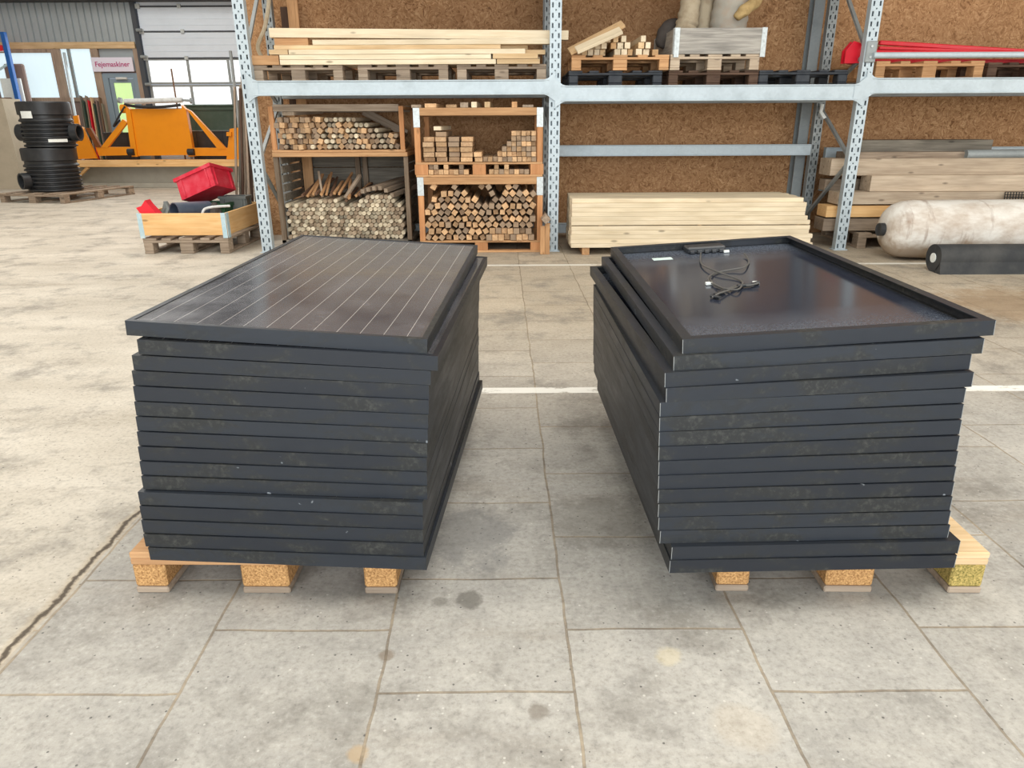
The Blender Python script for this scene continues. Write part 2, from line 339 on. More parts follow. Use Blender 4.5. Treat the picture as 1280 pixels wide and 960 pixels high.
# ------------------------------------------------------------------ mesh builder
class MB:
    def __init__(s): s.v = []; s.f = []
    def add(s, vs, fs):
        b = len(s.v); s.v += [Vector(v) for v in vs]; s.f += [tuple(i + b for i in f) for f in fs]; return s
    def bx(s, x0, x1, y0, y1, z0, z1, bev=0., T=None):
        c = Vector(((x0 + x1) / 2, (y0 + y1) / 2, (z0 + z1) / 2)); h = [abs(x1 - x0) / 2, abs(y1 - y0) / 2, abs(z1 - z0) / 2]
        if bev <= 0:
            vs = [Vector((i * h[0], j * h[1], k * h[2])) + c for i in (-1, 1) for j in (-1, 1) for k in (-1, 1)]
            fs = [(0, 1, 3, 2), (4, 6, 7, 5), (0, 4, 5, 1), (2, 3, 7, 6), (0, 2, 6, 4), (1, 5, 7, 3)]
        else:
            bev = min(bev, min(h) * .9); vs = []; ix = {}
            for i in (-1, 1):
                for j in (-1, 1):
                    for k in (-1, 1):
                        for a in range(3):
                            q = [i * (h[0] - bev), j * (h[1] - bev), k * (h[2] - bev)]; q[a] = (i, j, k)[a] * h[a]
                            ix[i, j, k, a] = len(vs); vs.append(Vector(q) + c)
            fs = []
            for a in range(3):
                b, d = (a + 1) % 3, (a + 2) % 3
                for sg in (-1, 1):
                    l = []
                    for p, q in ((-1, -1), (1, -1), (1, 1), (-1, 1)):
                        t = [0, 0, 0]; t[a] = sg; t[b] = p; t[d] = q; l.append(ix[(*t, a)])
                    fs.append(tuple(l))
                for p in (-1, 1):
                    for q in (-1, 1):
                        t = [0, 0, 0]; t[b] = p; t[d] = q; t0 = t[:]; t0[a] = -1; t1 = t[:]; t1[a] = 1
                        fs.append((ix[(*t0, b)], ix[(*t1, b)], ix[(*t1, d)], ix[(*t0, d)]))
            for i in (-1, 1):
                for j in (-1, 1):
                    for k in (-1, 1): fs.append(tuple(ix[i, j, k, a] for a in range(3)))
        if T: vs = [T @ v for v in vs]
        return s.add(vs, fs)
    def beam(s, p0, p1, w, h, bev=0., roll=0.):
        p0, p1 = Vector(p0), Vector(p1); L = (p1 - p0).length
        return s.bx(0, L, -w / 2, w / 2, -h / 2, h / 2, bev, frame(p0, p1, roll))
    def prism(s, pts, a0, a1, axis='y', T=None):
        n = len(pts); vs = []
        for a in (a0, a1):
            for p, q in pts:
                v = {'x': Vector((a, p, q)), 'y': Vector((p, a, q)), 'z': Vector((p, q, a))}[axis]; vs.append(T @ v if T else v)
        return s.add(vs, [tuple(range(n)), tuple(range(2 * n - 1, n - 1, -1))] + [(i, (i + 1) % n, (i + 1) % n + n, i + n) for i in range(n)])
    def ring(s, x0, x1, y0, y1, w, z0, z1):
        vs = []
        for z in (z0, z1):
            for d in (0, w): vs += [(x0 + d, y0 + d, z), (x1 - d, y0 + d, z), (x1 - d, y1 - d, z), (x0 + d, y1 - d, z)]
        fs = []
        for i in range(4):
            j = (i + 1) % 4; fs += [(i, j, j + 4, i + 4), (8 + i, 12 + i, 12 + j, 8 + j), (i, 8 + i, 8 + j, j), (4 + i, 4 + j, 12 + j, 12 + i)]
        return s.add(vs, fs)
    def lathe(s, prof, n=24, T=None, cap=True):
        vs = []; fs = []
        for r, z in prof:
            for i in range(n):
                a = 2 * PI * i / n; v = Vector((r * math.cos(a), r * math.sin(a), z)); vs.append(T @ v if T else v)
        for k in range(len(prof) - 1):
            for i in range(n):
                j = (i + 1) % n; fs.append((k * n + i, k * n + j, (k + 1) * n + j, (k + 1) * n + i))
        if cap: fs += [tuple(range(n - 1, -1, -1)), tuple(range((len(prof) - 1) * n, len(prof) * n))]
        return s.add(vs, fs)
    def cyl(s, p0, p1, r, r2=None, n=16):
        p0, p1 = Vector(p0), Vector(p1); T = frame(p0, p1) @ Matrix.Rotation(PI / 2, 4, 'Y')
        return s.lathe([(r, 0), (r2 if r2 is not None else r, (p1 - p0).length)], n, T)
    def tube(s, pts, r, n=8, closed=False):
        pts = [Vector(p) for p in pts]; vs = []; fs = []; m = len(pts)
        up = Vector((0, 0, 1))
        for k, p in enumerate(pts):
            d = (pts[min(k + 1, m - 1)] - pts[max(k - 1, 0)]).normalized()
            if abs(d.dot(up)) > .98: up = Vector((1, 0, 0))
            a = d.cross(up).normalized(); b = a.cross(d)
            rr = r(k / (m - 1)) if callable(r) else r
            for i in range(n):
                t = 2 * PI * i / n; vs.append(p + a * math.cos(t) * rr + b * math.sin(t) * rr)
        for k in range(m - 1):
            for i in range(n):
                j = (i + 1) % n; fs.append((k * n + i, k * n + j, (k + 1) * n + j, (k + 1) * n + i))
        fs += [tuple(range(n - 1, -1, -1)), tuple(range((m - 1) * n, m * n))]
        return s.add(vs, fs)
    def build(s, name, mat, parent=None, label=None, smooth=False, world=False):
        me = bpy.data.meshes.new(name); me.from_pydata(s.v, [], s.f)
        b = bmesh.new(); b.from_mesh(me); bmesh.ops.recalc_face_normals(b, faces=b.faces); b.to_mesh(me); b.free()
        me.materials.append(M[mat])
        if smooth:
            for p in me.polygons: p.use_smooth = True
            try: me.set_sharp_from_angle(angle=math.radians(40))
            except Exception: pass
        o = bpy.data.objects.new(name, me); C.objects.link(o)
        if parent: o.parent = parent
        if label: o['label'] = label
        return o
def frame(p0, p1, roll=0.):
    d = (Vector(p1) - Vector(p0)).normalized(); up = Vector((0, 0, 1)) if abs(d.z) < .95 else Vector((0, 1, 0))
    y = up.cross(d).normalized(); z = d.cross(y)
    m = Matrix((d, y, z)).transposed().to_4x4(); m.translation = Vector(p0)
    return m @ Matrix.Rotation(roll, 4, 'X') if roll else m
def bez(pts, n=8):
    pts = [Vector(p) for p in pts]; out = []
    P = [pts[0]] + pts + [pts[-1]]
    for i in range(1, len(P) - 2):
        for k in range(n):
            t = k / n; a, b, c, d = P[i - 1], P[i], P[i + 1], P[i + 2]
            out.append(.5 * ((2 * b) + (c - a) * t + (2 * a - 5 * b + 4 * c - d) * t * t + (3 * b - a - 3 * c + d) * t ** 3))
    return out + [pts[-1]]
def tag(o, label, cat, group=None):
    o['label'] = label; o['category'] = cat
    if group: o['group'] = group
    return o
def thing(name, label, cat, loc=(0, 0, 0), rz=0., group=None):
    o = bpy.data.objects.new(name, None); C.objects.link(o); o.location = loc; o.rotation_euler = (0, 0, rz); o.empty_display_size = .1
    return tag(o, label, cat, group)
def struct(o): o['kind'] = 'structure'; return o
def dup(root, label=None, group=None):
    r = root.copy(); C.objects.link(r)
    if label: r['label'] = label
    if group: r['group'] = group
    for ch in list(root.children):
        c = ch.copy(); C.objects.link(c); c.parent = r
        for g in ch.children:
            d = g.copy(); C.objects.link(d); d.parent = c
    return r
def timber(name, label, cat, p0, p1, w, h, mat, group=None, roll=0., bev=.002):
    L = (Vector(p1) - Vector(p0)).length
    o = MB().bx(0, L, -w / 2, w / 2, -h / 2, h / 2, bev).build(name, mat)
    o.matrix_world = frame(p0, p1, roll); return tag(o, label, cat, group)
NUM = 'first second third fourth fifth sixth seventh eighth ninth tenth eleventh twelfth thirteenth fourteenth fifteenth sixteenth seventeenth eighteenth nineteenth twentieth twenty-first twenty-second twenty-third twenty-fourth twenty-fifth twenty-sixth twenty-seventh twenty-eighth twenty-ninth thirtieth'.split()
def relabel(layers, fmt):
    # layers: lists of objects from the lowest layer up; every label then names one place in the pile
    for i, row_ in enumerate(layers):
        row_ = sorted(row_, key=lambda o: o.matrix_world.translation.x if not o.parent else o.location.x)
        for k_, o_ in enumerate(row_): o_['label'] = fmt % (NUM[k_], 'lowest' if i == 0 else NUM[i])
ORD = ['top', 'second', 'third', 'fourth', 'fifth', 'sixth', 'seventh', 'eighth', 'ninth', 'tenth', 'eleventh', 'twelfth', 'thirteenth', 'fourteenth', 'fifteenth', 'bottom']

# ------------------------------------------------------------------ the hall
struct(MB().bx(-14, 10, -6, 18.4, -.15, 0).build('floor', 'concrete_slabs'))
struct(MB().bx(-14, 10, -6, 18.4, 6.4, 6.5).build('ceiling', 'ceiling_metal'))
struct(MB().bx(-3.15, 10, 9.3, 9.42, 0, 6.4).bx(-3.15, -3.05, 9.42, 18.2, 0, 6.4).build('wall_back', 'osb'))
struct(MB().bx(9.8, 10, -6, 9.3, 0, 6.4).build('wall_right', 'wall_paint'))
struct(MB().bx(-14.1, -13.9, -6, 18.4, 0, 6.4).build('wall_left', 'wall_paint'))
struct(MB().bx(-14, 10, -6.1, -5.9, 0, 6.4).build('wall_front', 'wall_paint'))
YW = 18.0
def corr(x0, x1, z0, z1, y, step=.13, dep=.03):
    pts = []; x = x0
    while x < x1 - 1e-6:
        pts += [(x, y), (x + step * .72, y), (x + step * .80, y + dep), (x + step * .92, y + dep)]; x += step
    pts.append((x1, y)); m = MB(); n = len(pts)
    vs = [(px, py, z) for z in (z0, z1) for px, py in pts]
    m.add(vs, [(i, i + 1, i + 1 + n, i + n) for i in range(n - 1)]); return m
cw = corr(-13.9, -8.5, 3.07, 3.92, YW, .155, .035)
cw.bx(-9.5, -8.6, YW + .04, YW + .06, 2.5, 2.98)
struct(cw.build('wall_far', 'corrugated'))
struct(MB().bx(-13.9, -11.9, YW, YW + .1, 0, 3.07).bx(-13.9, -9.55, YW, YW + .1, 0, 1.92).bx(-9.45, -8.45, YW + .05, YW + .1, 2.45, 3.07).build('wall_left_low', 'brown_board')).name = 'wall_far_lower'
struct(MB().bx(-13.9, -3.1, YW - .35, YW - .05, 3.9, 4.2).bx(-13.9, -3.1, YW + .08, YW + .12, 4.1, 6.4).build('trim_1', 'dark_steel'))
struct(MB().bx(-13.9, -8.55, YW - .06, YW, 2.96, 3.10, .005).build('trim_2', 'fresh_wood'))
struct(MB().bx(-10.5, -10.3, YW - .05, YW + .03, 1.85, 2.96, .004).bx(-9.6, -9.43, YW - .05, YW + .03, .5, 2.96, .004).bx(-8.62, -8.5, YW - .05, YW + .03, .5, 2.96, .004)
       .bx(-11.9, -9.6, YW - .05, YW + .02, 1.84, 1.93, .004).bx(-11.9, -10.5, YW - .05, YW, 2.88, 2.96, .004).build('trim_3', 'frame_wood'))
struct(MB().bx(-11.9, -10.5, YW + .03, YW + .05, 1.93, 2.9).build('window_1', 'daylit_sheet'))
w2 = struct(MB().bx(-10.3, -9.6, YW + .03, YW + .05, 1.93, 2.96).build('window_2', 'daylit_sheet'))
MB().bx(-10.14, -10.08, YW - .02, YW + .03, 1.93, 2.96).build('glazing_bar', 'galvanised_dull', w2)
# personnel door
d1 = struct(MB().bx(-9.43, -9.3, YW - .04, YW + .04, .45, 2.44, .004).bx(-8.72, -8.62, YW - .04, YW + .04, .45, 2.44, .004).bx(-9.3, -8.72, YW - .04, YW + .04, 2.34, 2.44, .004).build('door_1', 'door_grey'))
MB().bx(-9.29, -9.2, YW - .02, YW + .03, .46, 2.33, .004).bx(-8.8, -8.73, YW - .02, YW + .03, .46, 2.33, .004).bx(-9.2, -8.8, YW - .02, YW + .03, 2.24, 2.33, .004).bx(-9.2, -8.8, YW - .02, YW + .03, .46, .7, .004).build('door_leaf', 'door_grey', d1)
MB().bx(-9.2, -8.8, YW, YW + .01, .7, 2.24).build('door_glass', 'daylit_green', d1)
MB().bx(-9.1, -8.85, YW - .09, YW - .04, 2.31, 2.36, .004).beam((-8.88, YW - .07, 2.33), (-9.0, YW - .16, 2.32), .02, .01).build('door_closer', 'white_metal', d1)
# sectional gate
d2 = struct(MB().bx(-8.5, -8.4, YW - .1, YW + .04, 0, 4.3, .004).build('door_2', 'gate_seal'))
zz = [.45, 1.05, 1.64, 2.2, 2.76, 3.31, 3.82, 4.3]
for i in range(7):
    z0, z1 = zz[i], zz[i + 1]
    if i in (2, 3):
        m = MB()
        m.bx(-8.38, -3.2, YW - .02, YW + .03, z0 + .005, z0 + .05, .003).bx(-8.38, -3.2, YW - .02, YW + .03, z1 - .05, z1 - .005, .003)
        for xx in (-8.38, -7.45, -6.52, -5.59, -4.66): m.bx(xx, xx + .06, YW - .02, YW + .03, z0 + .05, z1 - .05, .003)
        sct = m.build('gate_section', 'galvanised_dull', d2)
        MB().bx(-8.36, -3.2, YW, YW + .01, z0 + .02, z1 - .02).build('pane', 'daylit_glass', sct)
    else:
        m = MB().bx(-8.38, -3.2, YW - .02, YW + .03, z0 + .006, z1 - .006, .006)
        MB().bx(-8.40, -3.2, YW - .03, YW + .0, z0 - .022, z0 + .014, .004).build('seal_strip', 'gate_seal', d2)
        for k in range(1, 4): m.bx(-8.38, -3.2, YW - .026, YW - .018, z0 + k * (z1 - z0) / 4 - .004, z0 + k * (z1 - z0) / 4 + .004)
        sct = m.build('gate_section', 'gate_white', d2)
        if i > 3:
            MB().bx(-7.46, -7.38, YW - .06, YW - .02, z0 - .04, z0 + .04, .004).bx(-8.4, -8.3, YW - .06, YW - .02, z0 - .05, z0 + .05, .004).build('hinge', 'bracket_zinc', sct)
for zt in (1.62, 2.2, 2.78, 3.33):
    MB().cyl((-8.42, YW - .12, zt), (-8.3, YW - .12, zt), .035, n=10).build('guide_roller', 'galvanised_dull', d2)
# steel columns beside the rack uprights
k = 1
for x in (.38, 3.47):
    k += 3 if k == 1 else 1
    struct(MB().bx(x, x + .12, 9.14, 9.155, 0, 6.4).bx(x, x + .12, 9.285, 9.3, 0, 6.4).bx(x + .055, x + .065, 9.155, 9.285, 0, 6.4).build('trim_%d' % k, 'galvanised_dull'))

# concrete ledge at the far wall with its timber edge
YL = 16.5
struct(MB().bx(-10.2, -3.2, YL + .25, YW, 0, .46, .01).bx(-10.2, -3.2, YL + .1, YL + .25, 0, .1, .01).build('baseboard_far', 'concrete_wall'))
t = thing('loading_ledge', 'tan timber edged deck with struts below the orange sweeper frame', 'ledge', (-6.6, YL, 0))
MB().bx(-3.1, 3.2, -.02, .16, .455, .60, .006).build('edge_timber', 'collar_wood', t)
MB().bx(-3.1, 3.2, .16, 1.3, .46, .56, .004).build('deck', 'orange_wood', t)
for sx in (-2.75, 1.7):
    MB().beam((sx, .02, .45), (sx + (.5 if sx > 0 else -.5), .22, .12), .05, .05).build('strut', 'collar_wood', t)

# ------------------------------------------------------------------ orange sweeper frame
YP = 16.55
def P2(px, py, y=YP): v = at(px, py, y); return (v.x, v.z)
o = thing('sweeper_frame', 'orange steel sweeper attachment frame with closed centre plate, on the timber ledge', 'machine attachment', (-7.6, YP, .6))
INV = Matrix.Translation((7.6, -YP, -.6))
def poly(name, pxs, d0, d1, mat, par=o):
    pts = [P2(*q) for q in pxs]; zm = .605
    pts = [(x, max(z, zm)) for x, z in pts]
    return MB().prism(pts, YP + d0, YP + d1, 'y', INV).build(name, mat, par)
poly('centre_plate', [(158, 136), (229, 136), (236, 194), (168, 195)], .10, .16, 'orange_paint')
poly('centre_plate_rib', [(154, 131), (161, 137), (170, 196), (163, 196)], .06, .18, 'orange_paint')
poly('centre_plate_rib', [(225, 131), (231, 137), (241, 196), (234, 196)], .06, .18, 'orange_paint')
poly('diagonal_strut', [(151, 149), (157, 153), (132, 185), (124, 184)], .07, .15, 'orange_paint')
poly('diagonal_strut', [(231, 136), (237, 139), (281, 186), (271, 187)], .07, .15, 'orange_paint')
poly('lower_bar', [(117, 184), (165, 184), (166, 194), (121, 195)], .08, .2, 'orange_paint')
poly('lower_bar', [(236, 185), (284, 185), (284, 195), (238, 195)], .08, .2, 'orange_paint')
lp = poly('end_plate', [(93, 158), (103, 159), (121, 198), (97, 199)], .0, .06, 'orange_paint')
poly('end_fin', [(91, 145), (97, 144), (100, 160), (94, 160)], .0, .05, 'orange_paint', o)
poly('inner_plate', [(105, 160), (111, 160), (124, 184), (118, 184)], .06, .14, 'orange_dark')
poly('end_plate', [(287, 161), (301, 159), (304, 199), (283, 199)], .0, .3, 'orange_paint')
poly('end_step', [(284, 165), (290, 165), (290, 170), (284, 170)], -.05, .02, 'orange_paint')
a, b = at(150, 127, YP + .15), at(228, 125, YP + .15)
MB().cyl(INV @ (a + Vector((.1, 0, 0))), INV @ b, .055, n=16).build('hydraulic_cylinder', 'white_metal', o, smooth=True)
MB().cyl(INV @ b, INV @ at(240, 126, YP + .15), .025, n=12).cyl(INV @ at(238, 126, YP + .15), INV @ at(240, 126, YP + .15), .06, n=12).cyl(INV @ at(148, 125, YP + .15), INV @ at(152, 126, YP + .15), .06, n=12).build('cylinder_rod', 'galvanised_dull', o, smooth=True)
MB().tube([INV @ p for p in bez([at(156, 131, YP + .1), at(170, 133, YP + .02), at(190, 134, YP + .02), at(210, 133, YP + .03), at(226, 131, YP + .1)])], .03).build('hose', 'dark_rubber', o, smooth=True)
MB().tube([INV @ p for p in bez([at(150, 150, YP + .1), at(142, 158, YP + .02), at(150, 143, YP + .02), at(156, 133, YP + .05)])], .02).build('hose', 'dark_rubber', o, smooth=True)
for px in (164, 239):
    MB().cyl(INV @ at(px - 4, 190, YP + .05), INV @ at(px + 4, 190, YP + .05), .07, n=12).build('pivot', 'dark_rubber', o)
MB().cyl(INV @ at(152, 136, YP + .12), INV @ at(158, 136, YP + .12), .09, n=14).build('pivot', 'orange_paint', o)

def crate(name, label, cat, mat, sx, sy, sz, M4, wall=.02, rim=.03, group=None, inner=None):
    o = thing(name, label, cat, group=group); o.matrix_world = M4
    m = MB().ring(-sx / 2, sx / 2, -sy / 2, sy / 2, wall, 0, sz).bx(-sx / 2 + wall, sx / 2 - wall, -sy / 2 + wall, sy / 2 - wall, 0, wall)
    r = m
    MB().ring(-sx / 2 - rim * .5, sx / 2 + rim * .5, -sy / 2 - rim * .5, sy / 2 + rim * .5, rim * .5, sz - rim, sz).build('rim', mat, o)
    for s in (-1, 1):
        for k in (-.36, .36):
            r.bx(k * sx - .01, k * sx + .01, s * (sy / 2 - .005), s * (sy / 2 + .012), .02, sz - rim)
            r.bx(s * (sx / 2 - .005), s * (sx / 2 + .012), k * sy - .01, k * sy + .01, .02, sz - rim)
    r.build('body', mat, o)
    return o
for px0, px1, py0, py1, lb in ((131, 160, 166, 186, 'black plastic crate seen behind the left strut of the orange frame'), (240, 282, 164, 186, 'black plastic crate seen behind the right strut of the orange frame')):
    a = at(px0, py1, 17.15); b = at(px1, py0, 17.15)
    crate('plastic_crate', lb, 'crate', 'black_plastic', abs(b.x - a.x), .3, max(.3, b.z - .56), Matrix.Translation(((a.x + b.x) / 2, 17.36, .567)), group='crates behind the sweeper frame')
a = at(240, 163, 17.6); b = at(300, 140, 17.6)
g = crate('storage_bin', 'dark green storage bin below the glazed gate, right of the orange frame', 'bin', 'dark_green', 1.35, .3, .5, Matrix.Translation((-6.7, 17.78, .46)), rim=.06)
g.matrix_world = Matrix.Translation(((a.x + b.x) / 2, 17.76, a.z)); 
MB().bx(-.7, .7, -.18, .18, .5, .56, .02).build('lid', 'dark_green', g)
tb = thing('work_table', 'low grey table carrying the dark green bin below the gate', 'table', ((a.x + b.x) / 2, 17.76, .57))
hgt = a.z - .57
MB().bx(-.75, .75, -.20, .20, hgt - .04, hgt - .002).build('table_top', 'galvanised_dull', tb)
for sx in (-.7, .66):
    for sy in (-.2, .16): MB().bx(sx, sx + .04, sy, sy + .04, 0, hgt - .04).build('leg', 'galvanised_dull', tb)
# things leaning at the far wall
cols = ['grey_wood', 'dark_green', 'old_wood', 'red_paint', 'fresh_wood', 'dark_green', 'brown_board', 'rust']
nm = {'red_paint': 'red', 'dark_green': 'dark green', 'old_wood': 'brown wooden', 'fresh_wood': 'tan wooden', 'brown_board': 'grey-brown', 'grey_wood': 'grey wooden', 'rust': 'rusty'}
for i in range(9):
    px = 101 + i * 3.4; c = cols[i % 8]
    a = at(px + 6, 165, 17.5); a.z = .575; b = at(px, 117 + (i * 7) % 12 + abs(i - 3), 17.85)
    timber('leaning_board', nm[c] + ' narrow board, number %s from the left, leaning below the bright window' % ['one', 'two', 'three', 'four', 'five', 'six', 'seven', 'eight', 'nine'][i], 'board', a, b, .10, .02, c, 'boards leaning under the window', roll=PI / 2)
def pole(name, label, cat, p0, p1, r, mat):
    p0 = Vector(p0); p1 = Vector(p1)
    o = MB().lathe([(r, 0), (r, (p1 - p0).length)], 10).build(name, mat, smooth=True); o.matrix_world = frame(p0, p1) @ Matrix.Rotation(PI / 2, 4, 'Y')
    return tag(o, label, cat)
a = at(96, 160, 17.0); a.z = .57; pole('metal_pole', 'pale metal pole leaning in front of the second bright window', 'pole', a, at(80, 66, 17.7), .03, 'galvanised')
a = at(299, 160, 17.0); a.z = .57; pole('metal_pole', 'grey metal pole standing at the right end of the glazed gate', 'pole', a, at(288, 64, 17.6), .035, 'galvanised_dull')
a = at(222, 135, 17.2); a.z = .57; sp = pole('marker_stake', 'thin rust brown stake rising above the orange frame before the gate', 'stake', a, at(214, 86, 17.3), .018, 'rust')
b = at(217, 97, 17.26); c_ = at(219, 107, 17.26)
# sign over the door
sg = thing('wall_sign', 'white sign with magenta lettering above the grey door', 'sign', (-9.11, YW - .09, 2.475))
MB().bx(-.47, .47, -.015, .015, 0, .3, .004).build('sign_board', 'sign_white', sg)
cu = bpy.data.curves.new('lettering', 'FONT'); cu.body = 'Fejemaskiner'; cu.size = .15; cu.align_x = 'CENTER'; cu.extrude = .002; cu.offset = .0015
to = bpy.data.objects.new('lettering_tmp', cu); C.objects.link(to)
bpy.context.view_layer.update()
me = bpy.data.meshes.new_from_object(to.evaluated_get(bpy.context.evaluated_depsgraph_get())); bpy.data.objects.remove(to)
me.name = 'lettering'; me.materials.clear(); me.materials.append(M['sign_text'])
lt = bpy.data.objects.new('lettering', me); C.objects.link(lt); lt.parent = sg; lt.location = (0, -.018, .105); lt.rotation_euler = (PI / 2, 0, 0); lt['label'] = 'magenta word on the white board'
# blue rack post with boards at far left
YB = 17.2
br = thing('blue_rack_post', 'blue steel rack upright at the far left before the window', 'rack upright', (at(25, 130, YB).x, YB, 0))
bxp = at(15, 90, YB).x - at(25, 130, YB).x
MB().bx(bxp - .045, bxp + .045, -.05, .05, 0, at(8, 40, YB).z, .006).build('post', 'blue_paint', br)
MB().beam((bxp, 0, 2.62), (bxp - .9, .0, 2.15), .03, .04).build('brace', 'bracket_blue', br)
MB().bx(bxp - 1.0, bxp - .07, -.04, .04, 1.35, 1.45, .004).build('shelf_beam', 'orange_paint', br, label='orange beam')
MB().bx(bxp - 1.0, bxp - .07, -.04, .04, 2.85, 2.97, .004).build('shelf_beam', 'red_paint', br, label='orange red beam')
a0 = at(12, 80, 17.6); a1 = at(42, 130, 17.6)
tag(MB().bx(a0.x - .1, a1.x, 17.5, 17.6, 0, a0.z, .03).build('brown_panel', 'brown_board'), 'grey-brown board with rounded corner standing behind the blue post', 'board')
a0 = at(14, 98, 17.4); a1 = at(31, 122, 17.4)
tag(MB().bx(a0.x - .25, a1.x, 17.38, 17.42, 0, a0.z, .008).build('grey_sheet', 'white_label'), 'pale grey sheet standing against the brown board', 'sheet')
a0 = at(-4, 122, 17.3); a1 = at(18, 142, 17.3)
tag(MB().bx(a0.x - .3, a1.x, 17.26, 17.36, 0, a0.z, .02).build('red_box', 'rust'), 'dull red box beside the blue post', 'box')
# big concrete block at left edge
pts = [at(-60, 123, 16.4), at(2, 123, 16.4), at(30, 233, 16.4), at(-30, 233, 16.4)]
pp = [(p.x, max(p.z, 0)) for p in pts]; pp[2] = (pp[2][0], 0); pp[3] = (pp[3][0], 0)
tag(MB().prism(pp, 16.4, 17.0).build('concrete_block', 'concrete_block'), 'large beige concrete block with sloping edge at the left end', 'concrete block')

# ------------------------------------------------------------------ pallets
def pallet_at(name, label, loc, rz=0., w=.8, l=1.2, h=.144, blk='pressed_block', brd='old_wood', group=None, bev=.004):
    o = thing(name, label, 'pallet', loc, rz, group); s = h / .144; t = .022 * s
    bh = h - 3 * t
    yw = 'orange_wood_y' if brd == 'orange_wood' else brd
    for i, (c, bw) in enumerate(((-w / 2 + .05, .1), (0, .145), (w / 2 - .05, .1))):
        MB().bx(c - bw / 2, c + bw / 2, -l / 2, l / 2, 0, t, bev).build('bottom_board', brd, o)
        for y in (-l / 2 + .0725, 0, l / 2 - .0725):
            MB().bx(c - bw / 2 + .001, c + bw / 2 - .001, y - .0715, y + .0715, t, t + bh, bev * 1.5).build('block', blk, o)
    for y in (-l / 2 + .0725, 0, l / 2 - .0725):
        MB().bx(-w / 2, w / 2, y - .0725, y + .0725, t + bh, 2 * t + bh, bev).build('stringer_board', brd, o)
    for c, bw in ((-w / 2 + .0725, .145), (-w / 4 + .02, .1), (0, .145), (w / 4 - .02, .1), (w / 2 - .0725, .145)):
        MB().bx(c - bw / 2, c + bw / 2, -l / 2, l / 2, h - t, h, bev).build('deck_board', brd, o)
    return o
pl_ = pallet_at('wooden_pallet', 'wooden pallet with tan pressed blocks under the left stack of solar panels', (-.742, 2.432, 0), -.015, blk='pressed_block', brd='orange_wood')
pr = pallet_at('wooden_pallet', 'wooden pallet with one mossy corner block under the right stack of solar panels', (1.03, 2.424, 0), -.02, blk='pressed_block', brd='fresh_wood')
for c in list(pl_.children) + list(pr.children):
    if c.name.startswith('bottom_board'): c.data.materials[0] = M['old_wood']
for c in pr.children:
    if c.name.startswith('block') and c.data.vertices[0].co.x > .2 and c.data.vertices[0].co.y < -.3:
        c.data.materials[0] = M['mossy_block']; c['label'] = 'pale block with green moss'

# ------------------------------------------------------------------ solar panels
PW, PL, PT = .821, 1.486, .04125
def panel_front():
    o = thing('solar_panel', '', 'solar panel')
    hx, hy = PW / 2, PL / 2
    MB().ring(-hx, hx, -hy, hy, .004, 0, PT).ring(-hx + .001, hx - .001, -hy + .001, hy - .001, .015, PT - .006, PT - .0002).ring(-hx + .001, hx - .001, -hy + .001, hy - .001, .026, .0002, .0025).build('frame', 'anodised_frame', o)
    MB().bx(-hx + .005, hx - .005, -hy + .005, hy - .005, PT - .0055, PT - .0022).build('laminate', 'solar_cells', o)
    return o
def panel_back():
    o = thing('solar_panel', '', 'solar panel')
    hx, hy = PW / 2, PL / 2
    MB().ring(-hx, hx, -hy, hy, .004, 0, PT).ring(-hx + .0005, hx - .0005, -hy + .0005, hy - .0005, .028, PT - .0025, PT - .0001).ring(-hx + .001, hx - .001, -hy + .001, hy - .001, .016, .0002, .010).build('frame', 'anodised_frame', o)
    MB().bx(-hx + .004, hx - .004, -hy + .004, hy - .004, .004, .008).build('laminate', 'backsheet', o)
    for sx in (-1, 1): MB().bx(sx * (hx + .0002) - .0014 * (sx > 0), sx * (hx + .0002) + .0014 * (sx < 0), -hy - .0004, -hy + .001, .001, PT - .001).build('corner_seam', 'frame_scuff', o, label='scuffed pale corner seam')
    return o
def stack(data, proto, side, n=16):
    outs = []
    for k in range(n):
        o = proto if k == n - 1 else dup(proto)
        d = data(k); x, y, zp, roll, pit, yaw = d
        # pivot on the lower long edge
        ex = PW / 2 if side == 'left' else -PW / 2
        Tm = Matrix.Translation((x, y, zp)) @ Matrix.Rotation(yaw, 4, 'Z') @ Matrix.Translation((ex, -PL / 2, 0)) @ Matrix.Rotation(roll, 4, 'Y') @ Matrix.Rotation(pit, 4, 'X') @ Matrix.Translation((-ex, PL / 2, 0))
        o.matrix_world = Tm; outs.append(o)
        q = ORD[n - 1 - k]
        o['group'] = 'solar panels stacked on the %s pallet' % side
        if k == n - 1:
            o['label'] = 'top solar panel of the left stack, glass side up with thin silver lines' if side == 'left' else 'top solar panel of the right stack, black back side up with cables'
        elif k == 0: o['label'] = 'lowest black framed solar panel of the %s stack, lying on the pallet' % side
        else: o['label'] = 'black framed solar panel, %s from the top of the %s stack' % (q, side)
    return outs
fc, fs_ = math.cos(TH), math.sin(TH)
EL = [(183, 530), (176, 528), (174, 527), (172, 527), (170, 527), (175.6, 532), (173, 532.5), (170, 533.5), (168, 535), (166.5, 536), (165, 536.5), (164, 537), (162.5, 537.5), (161.8, 540.5), (168, 549.5), (157.6, 533)]
YLs = [1.80, 1.803, 1.807, 1.811, 1.815, 1.827, 1.832, 1.837, 1.842, 1.846, 1.850, 1.853, 1.858, 1.861, 1.863, 1.874]
YAW = [-.071, -.066, -.064, -.064, -.063, -.056, -.055, -.054, -.054, -.053, -.053, -.052, -.052, -.055, -.058, -.047]
